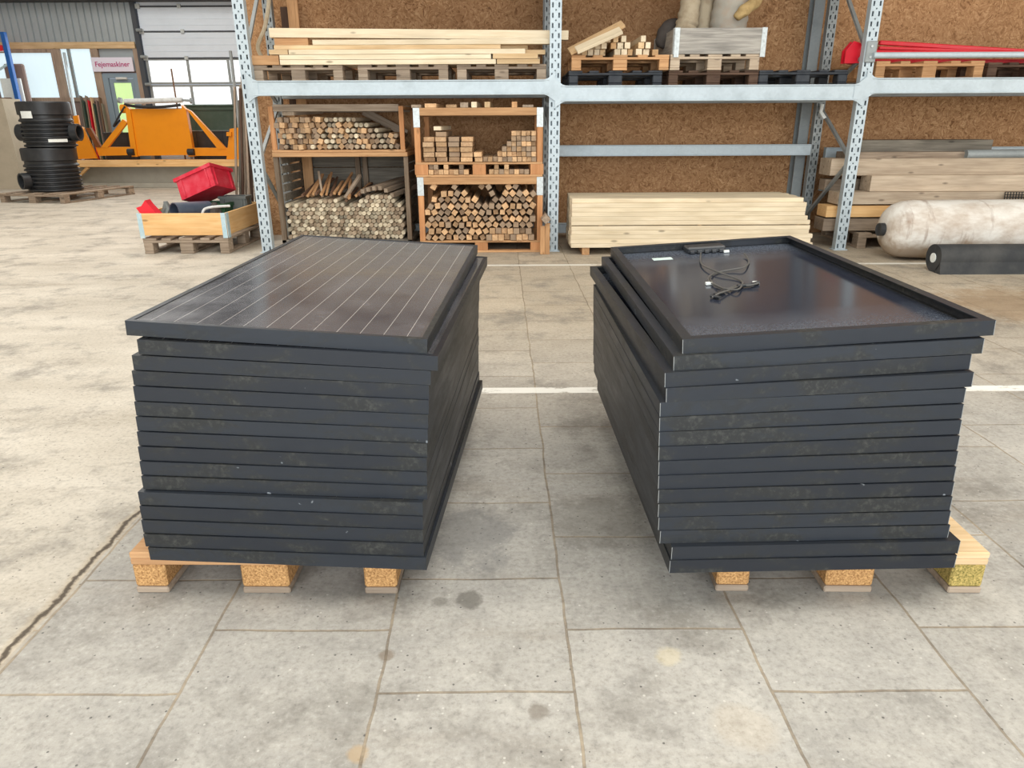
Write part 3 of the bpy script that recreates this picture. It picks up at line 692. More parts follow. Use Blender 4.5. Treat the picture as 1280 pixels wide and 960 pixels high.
def ldata(k):
    roll = .044 * k / 14 if k < 15 else .055
    z = .1445 + k * .0413
    yaw = YAW[k]; c = sum(EL[k]) / 2; ym = YLs[k] + PW / 2 * math.sin(yaw); fw = ym * fc - (z + .02 - H) * fs_
    xm = (c - 640) / FPX * fw
    cx = xm - math.sin(yaw) * PL / 2; cy = ym + math.cos(yaw) * PL / 2
    return cx, cy, z, roll, (.002 if k < 15 else .008), yaw
stack(ldata, panel_front(), 'left')
ER = [(835.9, 1195), (837.8, 1200), (823, 1187), (821.8, 1187), (821.6, 1189), (821.4, 1191.5), (821.2, 1194), (821, 1197), (821, 1199), (821, 1202), (821, 1205), (821, 1208.5), (827.3, 1220), (825.3, 1218.6), (836.3, 1232.8), (849.7, 1243.8)]
YRs = [1.722, 1.727, 1.745, 1.748, 1.75, 1.755, 1.760, 1.765, 1.770, 1.775, 1.780, 1.785, 1.785, 1.79, 1.806, 1.823]
YAR = [.024, .024, .016, .014, .014, .013, .012, .012, .012, .012, .012, .012, .016, .03, .01, -.002]
def rdata(k):
    roll = -.052 * k / 14 if k < 15 else -.060
    z = .1445 + k * .0413
    yaw = YAR[k]; c = sum(ER[k]) / 2; ym = YRs[k] + PW / 2 * math.sin(yaw); fw = ym * fc - (z + .02 - H) * fs_
    xm = (c - 640) / FPX * fw
    return xm - math.sin(yaw) * PL / 2, ym + math.cos(yaw) * PL / 2, z, roll, .001, yaw
rs = stack(rdata, panel_back(), 'right')
top = rs[-1]
# junction box, cables, connectors and stickers on the back of the top right panel: unique parts
jb = MB().bx(-.085, .085, -.045, .045, .008, .036, .006).build('junction_box', 'black_plastic', top); jb.location = (-.0, .665, 0)
j2 = MB()
for i in range(5): j2.bx(-.075 + i * .032, -.055 + i * .032, -.058, -.044, .010, .024, .002)
j2.build('clip', 'black_plastic', jb)
def inpanel(px, py, dz=.011):
    # world ray onto the panel plane in panel-local coordinates
    a, b = at(px, py, 1.), at(px, py, 3.); Mi = top.matrix_world.inverted(); a = Mi @ a; b = Mi @ b
    t = (dz - a.z) / (b.z - a.z); return a + (b - a) * t
c1 = [(876, 316), (877, 330), (895, 339), (925, 350), (927, 357), (921, 362), (905, 361), (888, 353), (886, 346), (896, 341), (915, 337), (930, 334), (936, 328), (933, 320), (930, 317)]
c2 = [(886, 347), (893, 355), (908, 361), (922, 357), (936, 357), (948, 354)]
c3 = [(926, 357), (910, 363), (898, 367), (890, 372)]
def cable(pl, dz0, name='cable', r=.0032):
    pts = [inpanel(x, y, dz0 + .004 * (i % 3)) for i, (x, y) in enumerate(pl)]
    return MB().tube(bez(pts, 6), r, 8).build(name, 'hose_grey' if False else 'dark_rubber', top, smooth=True)
simple('cable_sheath', srgb(84, 82, 78), .5)
for pl, z0 in ((c1, .0125), (c2, .013), (c3, .014)):
    cc_ = cable(pl, z0); cc_.data.materials[0] = M['cable_sheath']
for p, q in (((922, 358), (938, 356)), ((938, 356), (948, 353)), ((889, 370), (900, 372)), ((905, 363), (893, 369))):
    MB().cyl(inpanel(*p, .016), inpanel(*q, .016), .0065, n=10).build('connector', 'black_plastic', top, smooth=True)
for p in ((908, 313), (945, 352), (886, 353)):
    v = inpanel(*p, .018); MB().bx(v.x - .011, v.x + .011, v.y - .008, v.y + .008, .010, .0185).build('cable_tag', 'white_label', top, label='small white cable tag')
v0 = inpanel(828, 323.5, .0085); MB().bx(v0.x - .042, v0.x + .042, v0.y - .026, v0.y + .026, .0081, .0087).build('sticker', 'green_label', top, label='pale green sticker')

# ------------------------------------------------------------------ pallet racking
YR0 = 7.95
XP = [-2.70, .455, 3.64, 6.85]
rack = thing('pallet_rack', 'galvanised steel pallet rack with perforated uprights along the chipboard wall', 'pallet rack', (0, YR0, 0))
def perf_post(xc, y0, y1, ztop, front=True, W=.115, name='upright_post', mat='galvanised'):
    s = W / .12; ed = [e * s - W / 2 for e in (0, .018, .036, .053, .067, .084, .102, .12)]; p = .092; n = int(ztop / p)
    zs = [0]
    for i in range(n): zs += [i * p + .0235, i * p + .0685, (i + 1) * p - .007, (i + 1) * p + .007]
    zs.append(ztop); m = MB(); vs = [(xc + e, y0, z) for z in zs for e in ed]; fs = []
    for j in range(len(zs) - 1):
        kind = (j - 1) % 4 if j > 0 else -1
        for i in range(7):
            if kind == 0 and i in (1, 5) and j < len(zs) - 2: continue
            if kind == 2 and i == 3 and j < len(zs) - 2: continue
            a = j * 8 + i; fs.append((a, a + 1, a + 9, a + 8))
    m.add(vs, fs)
    xa, xb = xc - W / 2, xc + W / 2
    m.add([(xa, y0, 0), (xa, y1, 0), (xa, y1, ztop), (xa, y0, ztop), (xb, y0, 0), (xb, y1, 0), (xb, y1, ztop), (xb, y0, ztop)], [(0, 1, 2, 3), (4, 7, 6, 5), (1, 5, 6, 2), (3, 2, 6, 7)])
    m.bx(xa - .02, xb + .02, y0 - .015, y1 + .02, 0, .008)
    o = m.build(name, mat, rack); return o
for i, x in enumerate(XP):
    perf_post(x, 0, .085, 3.0)
    perf_post(x - .02, 1.0, 1.085, 3.0, mat='galvanised_dull', W=.1)
BZ = [(1.612, 1.757), (1.545, 1.698), (1.607, 1.757)]
for i in range(3):
    xa, xb = XP[i] + .06, XP[i + 1] - .06; z0, z1 = BZ[i]
    m = MB().bx(xa, xb, -.012, .05, z0 + .012, z1 - .012, .004).bx(xa, xb, -.022, .055, z0, z0 + .016, .004).bx(xa, xb, -.022, .055, z1 - .014, z1, .004)
    m.build('shelf_beam', 'galvanised', rack)
    MB().bx(xa - .02, xb + .02, .99, 1.05, z0, z1, .004).build('shelf_beam', 'galvanised_dull', rack, label='rear shelf beam')
    for s, xe in ((1, xa), (-1, xb)):
        MB().prism([(xe - s * .06, z0 - .06), (xe + s * .015, z0 - .01), (xe + s * .05, z0), (xe + s * .05, z1), (xe + s * .015, z1 + .01), (xe - s * .06, z1 + .07)], -.018, -.004).build('beam_connector', 'galvanised', rack)
for xa, xb, z0, z1 in ((XP[1], XP[2] - .08, .962, 1.088), (XP[1], XP[2] - .08, .06, .18), (XP[2] + .05, XP[3], .93, 1.05), (XP[2] + .05, XP[3], .55, .67), (XP[0], XP[1], .06, .18)):
    MB().bx(xa + .05, xb, .97, 1.04, z0 + .01, z1 - .01, .003).bx(xa + .05, xb, .96, 1.045, z0, z0 + .012, .003).bx(xa + .05, xb, .96, 1.045, z1 - .012, z1, .003).build('rear_rail', 'galvanised', rack)
for x in XP[:3]:
    for za, zb in ((.95, 1.5), (.95, .25), (2.0, 1.58), (2.0, 2.9)):
        MB().beam((x + .0, .07, za), (x - .03, 1.0, zb), .035, .03).build('frame_brace', 'galvanised_dull', rack)
MB().cyl((XP[2] + .02, -.04, 1.965), (XP[3], -.04, 1.965), .028, n=14).build('guard_tube', 'galvanised', rack, label='round grey guard tube', smooth=True)
MB().bx(XP[2] - .05, XP[2] + .06, -.02, 0, 1.9, 2.1, .01).build('tube_clamp', 'galvanised_dull', rack)
for dz in (-.05, .05): MB().cyl((XP[2], -.03, 2.0 + dz), (XP[2], -.018, 2.0 + dz), .012, n=8).build('bolt', 'bracket_zinc', rack)
for i in range(2):  # unseen upper level over the left two bays, added to shade the wall
    MB().bx(XP[i] + .06, XP[i + 1] - .06, -.012, .05, 2.9, 2.99, .004).build('shelf_beam', 'galvanised', rack)
    MB().bx(XP[i] + .06, XP[i + 1] - .06, .99, 1.05, 2.9, 2.99, .004).build('shelf_beam', 'galvanised_dull', rack)
    MB().bx(XP[i], XP[i + 1], .0, 1.2, 2.991, 3.01, .002).build('shading_deck', 'osb', rack)
# torn strip of tape hanging on right frame
tag(MB().tube([at(1028, 130, 8.7), at(1026, 140, 8.7), at(1031, 148, 8.68)], .02, 6).build('paper_scrap', 'white_label'), 'torn pale strap tied to the rear upright of the third rack frame', 'strap')
# curved hose at the left frame
tag(MB().tube(bez([(-2.60, 8.3, 1.96), (-2.66, 8.3, 2.1), (-2.56, 8.3, 2.3), (-2.5, 8.35, 2.6), (-2.52, 8.35, 3.0)]), .022, 8).build('cable_hose', 'canvas_beige', smooth=True), 'beige hose hanging beside the left end rack upright', 'hose')

# ---- bay one, upper shelf
y0 = 8.0
def plank(px0, px1, pt, pb, Yf, depth, mat, label, group, name='wooden_plank', zmin=None, dz=0):
    a, b = at(px0, pt, Yf), at(px1, pt, Yf); zt = at((px0 + px1) / 2, pt, Yf).z; zb = at((px0 + px1) / 2, pb, Yf).z
    h = zt - zb
    if zmin is not None: zb = zmin; zt = zb + h
    return timber(name, label, 'plank', (a.x, Yf + depth / 2, (zt + zb) / 2 + dz), (b.x, Yf + depth / 2, (zt + zb) / 2 - dz), depth, h, mat, group)
for i, (pa, pb_, lb) in enumerate(((316, 428, 'weathered wooden pallet at the left end of the left upper shelf'), (447, 560, 'weathered wooden pallet in the middle of the left upper shelf'), (571, 683, 'grey wooden pallet at the right end of the left upper shelf'))):
    a, b = at(pa, 99, y0), at(pb_, 99, y0)
    pallet_at('wooden_pallet', lb, ((a.x + b.x) / 2, y0 + .6, 1.758), 0, b.x - a.x, 1.12, .15, 'old_wood', 'old_wood', 'pallets under the long planks', .003)
zt = 1.909; LG = 'long planks on the left upper shelf'
XS = [  # x0, x1, row, depth index, height, material, label
    (-2.36, -.15, 0, 0, .045, 'pale_wood', 'front white plank of the lowest row on the upper shelf'),
    (-2.65, -2.37, 0, 0, .088, 'orange_wood', 'short old orange end block at the left of the pale planks'),
    (-.14, .30, 0, 0, .045, 'fresh_wood', 'short brown plank at the lower right of the plank pile'),
    (-2.36, -.20, 1, 0, .045, 'pale_wood', 'front pale plank in the second row of the plank pile'),
    (-.18, .28, 1, 0, .05, 'fresh_wood', 'short tan plank at the right of the second plank row'),
    (-2.26, .15, 2, 0, .045, 'pale_wood', 'clean white plank in the third row of the pile'),
    (-2.46, -2.27, 2, 0, .045, 'fresh_wood', 'small yellow offcut at the left of the third plank row')]
for x0, x1, row, di, h, mt, lb in XS:
    z = zt + row * .048; timber('wooden_plank', lb, 'plank', (x0, 8.06, z + h / 2), (x1, 8.06, z + h / 2), .10, h, mt, LG)
for row in range(3):
    for d in range(4):
        xa = -2.6 + U(0, .18); xb = .1 + U(-.1, .28)
        timber('wooden_plank', 'plank lying in row %s, column %s behind the front planks of the left shelf' % (['one', 'two', 'three'][row], ['two', 'three', 'four', 'five'][d]), 'plank', (xa, 8.175 + d * .112, zt + row * .048 + .0225), (xb, 8.175 + d * .112, zt + row * .048 + .0225), .10, .045, ('fresh_wood', 'pale_wood')[(row + d) % 2], LG)
z = zt + .144 + .002
for x0, x1, yy, zz_, h, mt, lb in ((-2.42, -.1, 8.10, z, .04, 'fresh_wood', 'brownish plank under the yellow topped one in the plank pile'), (-2.00, .18, 8.0 + .2, z + .0, .04, 'fresh_wood', 'plank at the back of the fourth row in the plank pile'),
                                (-2.02, .42, 8.10, z + .042, .048, 'pale_wood', 'yellowish plank just below the topmost plank'), (-2.45, -2.1, 8.24, z + .042, .08, 'orange_wood', 'spacer block holding the left end of the topmost plank'), (.0, .2, 8.24, z + .042, .045, 'orange_wood', 'spacer block below the right end of the topmost plank')):
    timber('wooden_plank', lb, 'plank', (x0, yy, zz_ + h / 2), (x1, yy, zz_ + h / 2), .09, h, mt, LG)
timber('wooden_plank', 'topmost long pale plank sticking out past the middle upright', 'plank', (-2.49, 8.24, z + .126 + .045), (.60, 8.24, z + .09 + .045), .12, .088, 'pale_wood', LG)

# ---- boxes of firewood and battens
def batten(cx, cz, s, yf, L, roll, mat, label, group, name='wooden_batten', sh=None):
    return timber(name, label, 'batten', (cx, yf, cz), (cx, yf + L, cz), s, sh or s, mat, group, roll, .002)
# right hand pair of pallet boxes
YBx = 7.86
def pallet_box(label, z0, zt, x0, x1, base_h, low):
    o = thing('pallet_box', label, 'box', ((x0 + x1) / 2, YBx + .55, z0)); w2 = (x1 - x0) / 2; Hh = zt - z0; D = 1.0; hy = D / 2
    # base pallet
    for c in (-w2 + .06, 0, w2 - .06):
        for y in (-hy + .07, hy - .07): MB().bx(c - .07, c + .07, y - .07, y + .07, .022, base_h - .022, .003).build('block', 'orange_wood_v', o)
    MB().bx(-w2, w2, -hy, -hy + .1, 0, .022, .002).bx(-w2, w2, hy - .1, hy, 0, .022, .002).build('bottom_board', 'orange_wood', o)
    MB().bx(-w2, w2, -hy, hy, base_h - .022, base_h, .002).build('deck', 'orange_wood', o)
    for sx in (-1, 1):
        for y in (-hy + .025, hy - .025):
            p = MB().bx(sx * w2 - .06 * (sx > 0), sx * w2 + .06 * (sx < 0), y - .025, y + .025, base_h, Hh - .075, .003).build('corner_post', 'orange_wood_v', o)
            if y < 0: MB().bx(sx * w2 - .064 * (sx > 0) - .002 , sx * w2 + .064 * (sx < 0) + .002, y - .03, y - .0255, Hh - .19, Hh - .0, .001).build('corner_bracket', 'bracket_zinc', p)
    for y in (-hy + .02, hy - .02): MB().bx(-w2, w2, y - .02, y + .02, Hh - .075, Hh, .003).build('top_rail', 'orange_wood', o)
    for sx in (-1, 1): MB().bx(sx * w2 - .04 * (sx > 0), sx * w2 + .04 * (sx < 0), -hy + .045, hy - .045, Hh - .075, Hh, .003).build('side_rail', 'orange_wood_y', o)
    return o
pallet_box('lower orange wooden pallet box filled with loose jumbled battens', 0, .80, -1.0, .34, .13, True)
pallet_box('upper orange wooden pallet box with neatly stacked battens', .802, 1.49, -1.01, .335, .15, False)
G1 = 'square battens in the lower pallet box'; n = 0
s = .060
row = 0; z = .165; lay = []
while z < .715:
    x = -.905 + (row % 2) * .036; cur = []
    neat_row = z < .28
    while x < .245:
        if z < .62 + .08 * math.sin(x * 9 + 1) or R() < .3:
            neat = x > -.25 and neat_row
            tl = (PI / 4 + U(-.3, .3)) if R() < .7 else U(-.2, .2)
            cur.append(batten(x + (0 if neat else U(-.004, .004)), z + (0 if neat else U(-.004, .004)), .062 if neat else U(.052, .060), YBx + U(.0, .10), .85, U(-.03, .03) if neat else tl, 'batten_end', 'b', G1))
        x += .0735 if not (x > -.25 and neat_row) else .066
    row += 1; z += .0665; lay.append(cur)
relabel(lay, 'square batten end, %s from left in the %s layer, lower pallet box')
# upper box: planks left
G2 = 'flat planks in the upper pallet box'; zb = .953
for ci, (xc, nn, ww) in enumerate(((-.865, 5, .12), (-.735, 6, .12), (-.60, 5, .12), (-.465, 5, .13), (-.345, 2, .09))):
    for r_ in range(nn):
        zc = zb + .026 + r_ * .0505
        timber('flat_plank', 'flat brown plank, %s from the bottom in the %s column of the upper pallet box' % (NUM[r_], NUM[ci]), 'plank', (xc + U(-.004, .004), YBx + U(.02, .12), zc), (xc, YBx + .9, zc), ww - .008, .046, 'batten_end', G2)
timber('flat_plank', 'plank with yellow painted end on top of the upper pallet box stack', 'plank', (-.77, YBx + .1, 1.29), (-.72, YBx + .8, 1.29), .08, .04, 'pale_wood', G2)
G3 = 'small square battens in the upper pallet box'
lay = []
for r_ in range(6):
    z = zb + .027 + r_ * .0515; x = (-.27, -.12, -.07, -.02, .03, .03)[r_]; cur = []
    while x < .255:
        cur.append(batten(x + U(-.002, .002), z, .048, YBx + U(.02, .1), .85, U(-.03, .03), 'batten_end', 'b', G3)); x += .0515
    lay.append(cur)
relabel(lay, 'small square batten, %s from left in the %s layer, right of upper box')
G4 = 'battens pushed into the fork gaps of the upper pallet box'
x = -.85; lay = [[], []]
while x < .2:
    if abs(x + .335) > .105:
        lay[0].append(batten(x, .852, .05, YBx + U(.03, .1), .7, 0, 'batten_end', 'b', G4))
        if R() < .45: lay[1].append(batten(x, .904, .047, YBx + U(.03, .1), .7, 0, 'batten_end', 'b', G4))
    x += .0535
relabel(lay, 'batten end, %s from left in the %s layer, fork gaps of upper box')
G5 = 'short battens lying on top of the upper pallet box'
for i, (px, hh, ww, mt) in enumerate(((520, .03, .10, 'old_wood'), (538, .04, .12, 'batten_end'), (564, .03, .11, 'batten_end'), (580, .05, .08, 'old_wood'), (592.5, .055, .055, 'pale_wood'), (609, .055, .055, 'fresh_wood'), (643, .055, .055, 'orange_wood'), (660, .025, .11, 'old_wood'))):
    xc = X(px, 130, YBx + .05)
    timber('short_batten', 'short %s batten, %s from the left on the upper pallet box rim' % (('flat', 'pale square')[hh > .05], ['first', 'second', 'third', 'fourth', 'fifth', 'sixth', 'seventh', 'last'][i]), 'batten', (xc, YBx + .05, 1.491 + hh / 2), (xc + .02, YBx + .95, 1.491 + hh / 2), ww, hh, mt, G5)
# battens standing by the middle upright
for i, (px, zt_, w_) in enumerate(((678, .30, .05), (684, .33, .05), (680, .0, 0))):
    if w_: timber('short_batten', 'short upright orange batten %s beside the middle rack upright' % ('left of the pair', 'right of the pair')[i], 'batten', (X(px, 318, 7.78), 7.78, 0), (X(px, 318, 7.78), 7.80, zt_), w_, .05, 'orange_wood', 'battens standing by the middle upright')
timber('short_batten', 'grey square batten lying on the two upright ones', 'batten', (X(682, 290, 7.78), 7.72, .375), (X(682, 290, 7.78), 8.1, .375), .07, .07, 'old_wood', roll=PI / 4)

# left grey shelf with round poles
YS = 8.22
sh = thing('pole_shelf', 'weathered grey wooden shelf unit holding round poles at the left bay', 'shelf', (-1.87, YS + .5, 0))
w2 = .74
MB().bx(-w2, w2, -.5, .5, .06, .10, .004).build('bottom_board', 'grey_wood', sh)
for k, zz_ in enumerate((.12, .36, .60, .84)): MB().bx(-w2 + .05, w2 - .05, .44, .465, zz_, zz_ + .232, .003).build('back_board', 'grey_wood', sh)
for sx in (-1, 1):
    for y in (-.46, .47): MB().bx(sx * w2 - .05 * (sx > 0), sx * w2 + .05 * (sx < 0), y - .04, y + .03, 0, 1.0, .004).build('corner_post', 'old_wood_v', sh)
    m = MB()
    for i in range(9): m.bx(sx * (w2 - .052) - .008, sx * (w2 - .052) + .008, -.40, .42, .12 + i * .1, .20 + i * .1, .002)
    m.build('side_slats', 'grey_wood', sh)
MB().bx(-.03, .03, .38, .44, .1, 1.0, .004).build('middle_post', 'old_wood_v', sh)
MB().bx(.06, .12, .38, .44, .1, 1.0, .004).build('middle_post', 'old_wood_v', sh)
MB().bx(-w2, w2, -.52, .52, 1.0, 1.045, .004).build('top_board', 'orange_wood', sh, label='orange brown top board')
rk = thing('batten_rack', 'open orange-brown wooden rack of mixed battens above the grey shelf', 'box', (-1.88, YS + .5, 1.046))
for sx in (-1, 1):
    for y in (-.48, .46): MB().bx(sx * .70 - .025, sx * .70 + .025, y - .02, y + .02, .025, .47, .003).build('corner_post', 'orange_wood_v', rk)
    MB().bx(sx * .70 - .02, sx * .70 + .02, -.46, .44, .44, .47, .003).build('side_rail', 'orange_wood_y', rk)
MB().bx(-.73, .73, -.5, .5, 0, .025, .003).build('bottom_board', 'orange_wood', rk)
for y in (-.48, .46): MB().bx(-.675, .675, y - .015, y + .015, .42, .49, .003).build('top_rail', 'old_wood', rk)
# round poles, hexagonally stacked
pm = MB().lathe([(.0225, 0), (.0245, .003), (.0245, .86), (.022, .863)], 10).build('round_pole', 'pole_wood', smooth=True).data
bpy.data.objects.remove(bpy.data.objects['round_pole'])
G6 = 'round poles stacked on the grey shelf'; np_ = 0
dx = .0505; rz_ = dx * .866
def lim(x):
    t = (x + 2.56) / 1.36
    if t < .5: return .47 + .06 * math.sin(t * 5)
    return .44 + .16 * math.sin(min(1, (t - .5) / .42) * PI * .62) - max(0, t - .86) * .9
row = 0; z = .10 + .0255; lay = []
while z < .70:
    x = -2.52 + (row % 2) * dx / 2; cur = []
    while x < -1.21:
        if z < lim(x) and np_ < 290:
            o = bpy.data.objects.new('round_pole', pm); C.objects.link(o)
            o.rotation_euler = (-PI / 2, 0, U(-.02, .02)); o.location = (x, YS + .06 + U(-.05, .05), z)
            tag(o, 'p', 'pole', G6); np_ += 1; cur.append(o)
        x += dx
    z += rz_; row += 1; lay.append(cur)
for q in lay:
    for o in q: o.matrix_world = Matrix.Translation(o.location) @ o.rotation_euler.to_matrix().to_4x4()
relabel(lay, 'round pole end, %s from left in the %s layer on the grey shelf')
G7 = 'broken stakes heaped over the round poles'
for i in range(13):
    x = -2.36 + i * .055 + U(-.02, .02); zb_ = lim(x) + .055 + U(0, .03)
    timber('broken_stake', 'splintered reddish stake, %s from left, loose on top of the round poles' % NUM[i], 'stake', (x, YS + U(.0, .1), zb_), (x + U(-.12, .12), YS + U(.5, .7), zb_ + U(.06, .2)), .03, .025, 'orange_wood' if i % 3 else 'rust', G7, roll=R() * 3)
timber('broken_stake', 'thin stake standing up from the pole heap', 'stake', (-2.13, YS + .1, .56), (-2.2, YS + .3, .83), .025, .02, 'old_wood', G7)
timber('broken_stake', 'grey stake standing near the middle posts of the shelf', 'stake', (-1.86, YS + .05, .56), (-1.74, YS + .35, .78), .04, .03, 'old_wood', G7)
for i in range(6):
    x = -1.62 + i * .066; o = timber('round_pole', 'grey pole lying slanted on the right of the pole stack, %s from the left' % ['first', 'second', 'third', 'fourth', 'fifth', 'last'][i], 'pole', (x - .05, YS + .06, lim(x) + .06 - .0 * i), (x + .2, YS + .85, lim(x) + .12), .045, .045, 'old_wood', 'slanted poles over the stack')
# mixed ends on rack
G8 = 'mixed batten and pole ends in the open rack'; row = 0; z = 1.103; lay = []
while z < 1.45:
    x = -2.53 + (row % 2) * .03; cur = []
    while x < -1.23:
        top_ = 1.39 + .04 * math.sin((x + 2.5) * 4) - max(0, x + 1.7) * .30
        if z < top_:
            if R() < (.85 if x < -2.0 else .5 if x > -1.5 else .4):
                cur.append(batten(x, z + U(-.003, .003), .053, YS - .02 + U(.0, .14), .8, U(-.15, .15) if x < -2.15 else U(-.7, .7), 'batten_end', 'b', G8))
            else:
                o = bpy.data.objects.new('round_pole', pm); C.objects.link(o); o.matrix_world = Matrix.Translation((x, YS + U(0, .12), z)) @ Matrix.Rotation(-PI / 2, 4, 'X') @ Matrix.Rotation(U(-.03, .03), 4, 'Y')
                tag(o, 'b', 'pole', G8); cur.append(o)
        x += .0605
    z += .0555; row += 1; lay.append(cur)
relabel(lay, 'wood end, %s from left in the %s layer of the open rack')
timber('flat_plank', 'grey plank lying diagonally at the back right of the open rack', 'plank', (-1.75, YS + .88, 1.48), (-1.25, YS + .88, 1.22), .09, .03, 'old_wood', roll=PI / 2)
timber('flat_plank', 'flat grey board lying over the left batten ends in the open rack', 'plank', (-2.40, YS + .02, 1.445), (-2.25, YS + .7, 1.47), .14, .04, 'old_wood')
# tall leaning laths left of rack
for i in range(9):
    xb = -3.46 + i * .029
    timber('wooden_lath', 'tall narrow brown lath, %s from the left, leaning beside the left rack end' % ['first', 'second', 'third', 'fourth', 'fifth', 'sixth', 'seventh', 'eighth', 'last'][i], 'lath', (xb, 9.13 + .045 * (i % 3), 0), (-3.27 + .021 * i, 9.17 + .045 * (i % 3), 1.66 + U(-.1, .12) + .04 * i), .026, .020, ('old_wood', 'grey_wood', 'old_wood', 'dark_wood')[i % 4], 'laths leaning beside the rack', roll=0)
for i, (xx, zt_) in enumerate(((-2.58, 2.6), (-2.48, 2.7), (-2.62, 1.5))):
    timber('tall_board', 'tall brown board standing behind the left end upright, %s' % ['leftmost', 'middle one', 'shortest'][i], 'board', (xx, 9.15 - i * .06, 0), (xx, 9.2 - i * .06, zt_), .12, .025, 'orange_wood' if i else 'dark_wood', 'boards behind the left upright')

# ---- bay two upper shelf
a = .593; yB = 8.0
pallet_at('plastic_pallet', 'black pallet at the left of the middle upper shelf, under the orange one', (1.085, yB + .6, 1.699), 0, .97, 1.12, .144, 'black_pallet', 'black_pallet', 'pallets on the middle shelf', .006)
pallet_at('wooden_pallet', 'bright orange wooden pallet carrying short pale battens', (1.125, yB + .58, 1.844), 0, 1.0, 1.12, .145, 'orange_wood', 'orange_wood', 'pallets on the middle shelf', .003)
pallet_at('wooden_pallet', 'dark brown wooden pallet below the light one on the middle shelf', (2.10, yB + .6, 1.699), 0, .93, 1.12, .142, 'dark_wood', 'dark_wood', 'pallets on the middle shelf', .004)
pallet_at('wooden_pallet', 'light weathered pallet under the grey collar on the middle shelf', (2.095, yB + .58, 1.842), 0, .915, 1.12, .150, 'sleeper_wood', 'sleeper_wood', 'pallets on the middle shelf', .003)
pallet_at('plastic_pallet', 'black pallet at the right end of the middle upper shelf', (3.03, yB + .6, 1.699), 0, .92, 1.12, .142, 'black_pallet', 'black_pallet', 'pallets on the middle shelf', .006)
G9 = 'pale batten ends on the orange pallet'; zb = 1.990; lay = [[], [], [], []]
for i, (xc, lv, s_) in enumerate(((.76, 0, .055), (.825, 0, .055), (.89, 0, .055), (.955, 0, .055), (1.10, 0, .06), (1.17, 0, .06), (1.235, 0, .05), (1.32, 0, .07), (1.40, 0, .07), (1.50, 0, .085), (.90, 1, .055), (.96, 1, .055), (1.06, 1, .055), (1.13, 1, .06), (1.20, 1, .055), (1.34, 1, .06), (1.41, 1, .05), (1.0, 2, .05), (1.08, 2, .05), (1.16, 2, .05), (1.36, 2, .05), (1.10, 3, .04))):
    hh = s_ if lv == 0 else s_ * .9; z = zb + (0, .088, .148, .2)[lv] if lv else zb
    z = zb + lv * .062
    LB = batten(xc, z + .029, min(s_, .062), yB + U(.06, .14), .9, 0, 'pale_wood' if i % 3 else 'fresh_wood', 'b', G9, sh=.058); lay[lv].append(LB)
relabel(lay, 'pale sawn batten end, %s from left in the %s layer on the orange pallet')
timber('wooden_plank', 'pale plank slanting down to the left over the batten pile', 'plank', (.60, yB + .02, 2.02), (1.14, yB + .03, 2.275), .12, .03, 'fresh_wood', roll=.5)
timber('wooden_plank', 'second slanting plank behind the first over the batten pile', 'plank', (.66, yB - .12, 2.02), (1.10, yB - .12, 2.20), .12, .03, 'pale_wood', roll=.5)
# pallet collar builder
def collar(label, cx, y0_, z, w_, d_, h_, mat, bmat, rz=0.):
    o = thing('pallet_collar', label, 'pallet collar', (cx, y0_ + d_ / 2, z), rz); a_, b_ = w_ / 2, d_ / 2
    for s in (-1, 1):
        MB().bx(-a_, a_, s * b_ - .012, s * b_ + .012, 0, h_, .003).build('board', mat, o)
        e = MB().bx(-b_ + .014, b_ - .014, -.012, .012, 0, h_, .003).build('board', mat, o); e.matrix_local = Matrix.Translation((s * (a_ - .012), 0, 0)) @ Matrix.Rotation(PI / 2, 4, 'Z')
    for sx in (-1, 1):
        for sy in (-1, 1):
            m = MB().bx(sx * a_ - .05 * (sx > 0), sx * a_ + .05 * (sx < 0), sy * (b_ + .013) - .003, sy * (b_ + .013) + .003, -.03, h_ + .003, .001)
            m.bx(sx * (a_ + .004) - .003, sx * (a_ + .004) + .003, sy * b_ - .07 * (sy > 0), sy * b_ + .07 * (sy < 0), -.03, h_ + .003, .001)
            for k in range(3):
                m.cyl((sx * (a_ - .025), sy * (b_ + .014), h_ * (.2 + .3 * k)), (sx * (a_ - .025), sy * (b_ + .022), h_ * (.2 + .3 * k)), .008, n=8)
            m.build('corner_hinge', bmat, o)
    return o
collar('weathered grey wooden collar on the light pallet of the middle shelf', 2.13, yB + .02, 1.993, .93, 1.1, .24, 'weathered_collar', 'bracket_zinc')
# rolled covers standing/lying in the collar
def bundle(label, pts, rf, mat, n=18, ripple=.0, name='rolled_tarpaulin', cat='tarpaulin'):
    pp_ = bez(pts, 10); m = MB().tube(pp_, rf, n)
    if ripple:
        for v in m.v:
            v += Vector((math.sin(v.z * 60 + v.x * 20), math.cos(v.z * 47), 0)) * ripple
    o = m.build(name, mat, smooth=True); return tag(o, label, cat)
c0 = yB + .35
def egg(u, r=1., a=.12): return r * math.sin(PI * min(1, max(0, (u * .94 + .03)))) ** .45
bundle('wide pale grey rolled canvas bulging over the right of the grey collar', [(2.27, c0, 2.02), (2.28, c0, 2.16), (2.29, c0, 2.35), (2.31, c0, 2.6), (2.3, c0 + .02, 2.8)], lambda u: .19 * egg(u), 'canvas_grey', 20, .005)
bundle('pale canvas roll at the far right of the collar', [(2.45, c0 + .36, 2.02), (2.46, c0 + .36, 2.3), (2.45, c0 + .36, 2.6), (2.42, c0 + .36, 2.8)], lambda u: .13 * egg(u), 'canvas_grey', 18, .003)
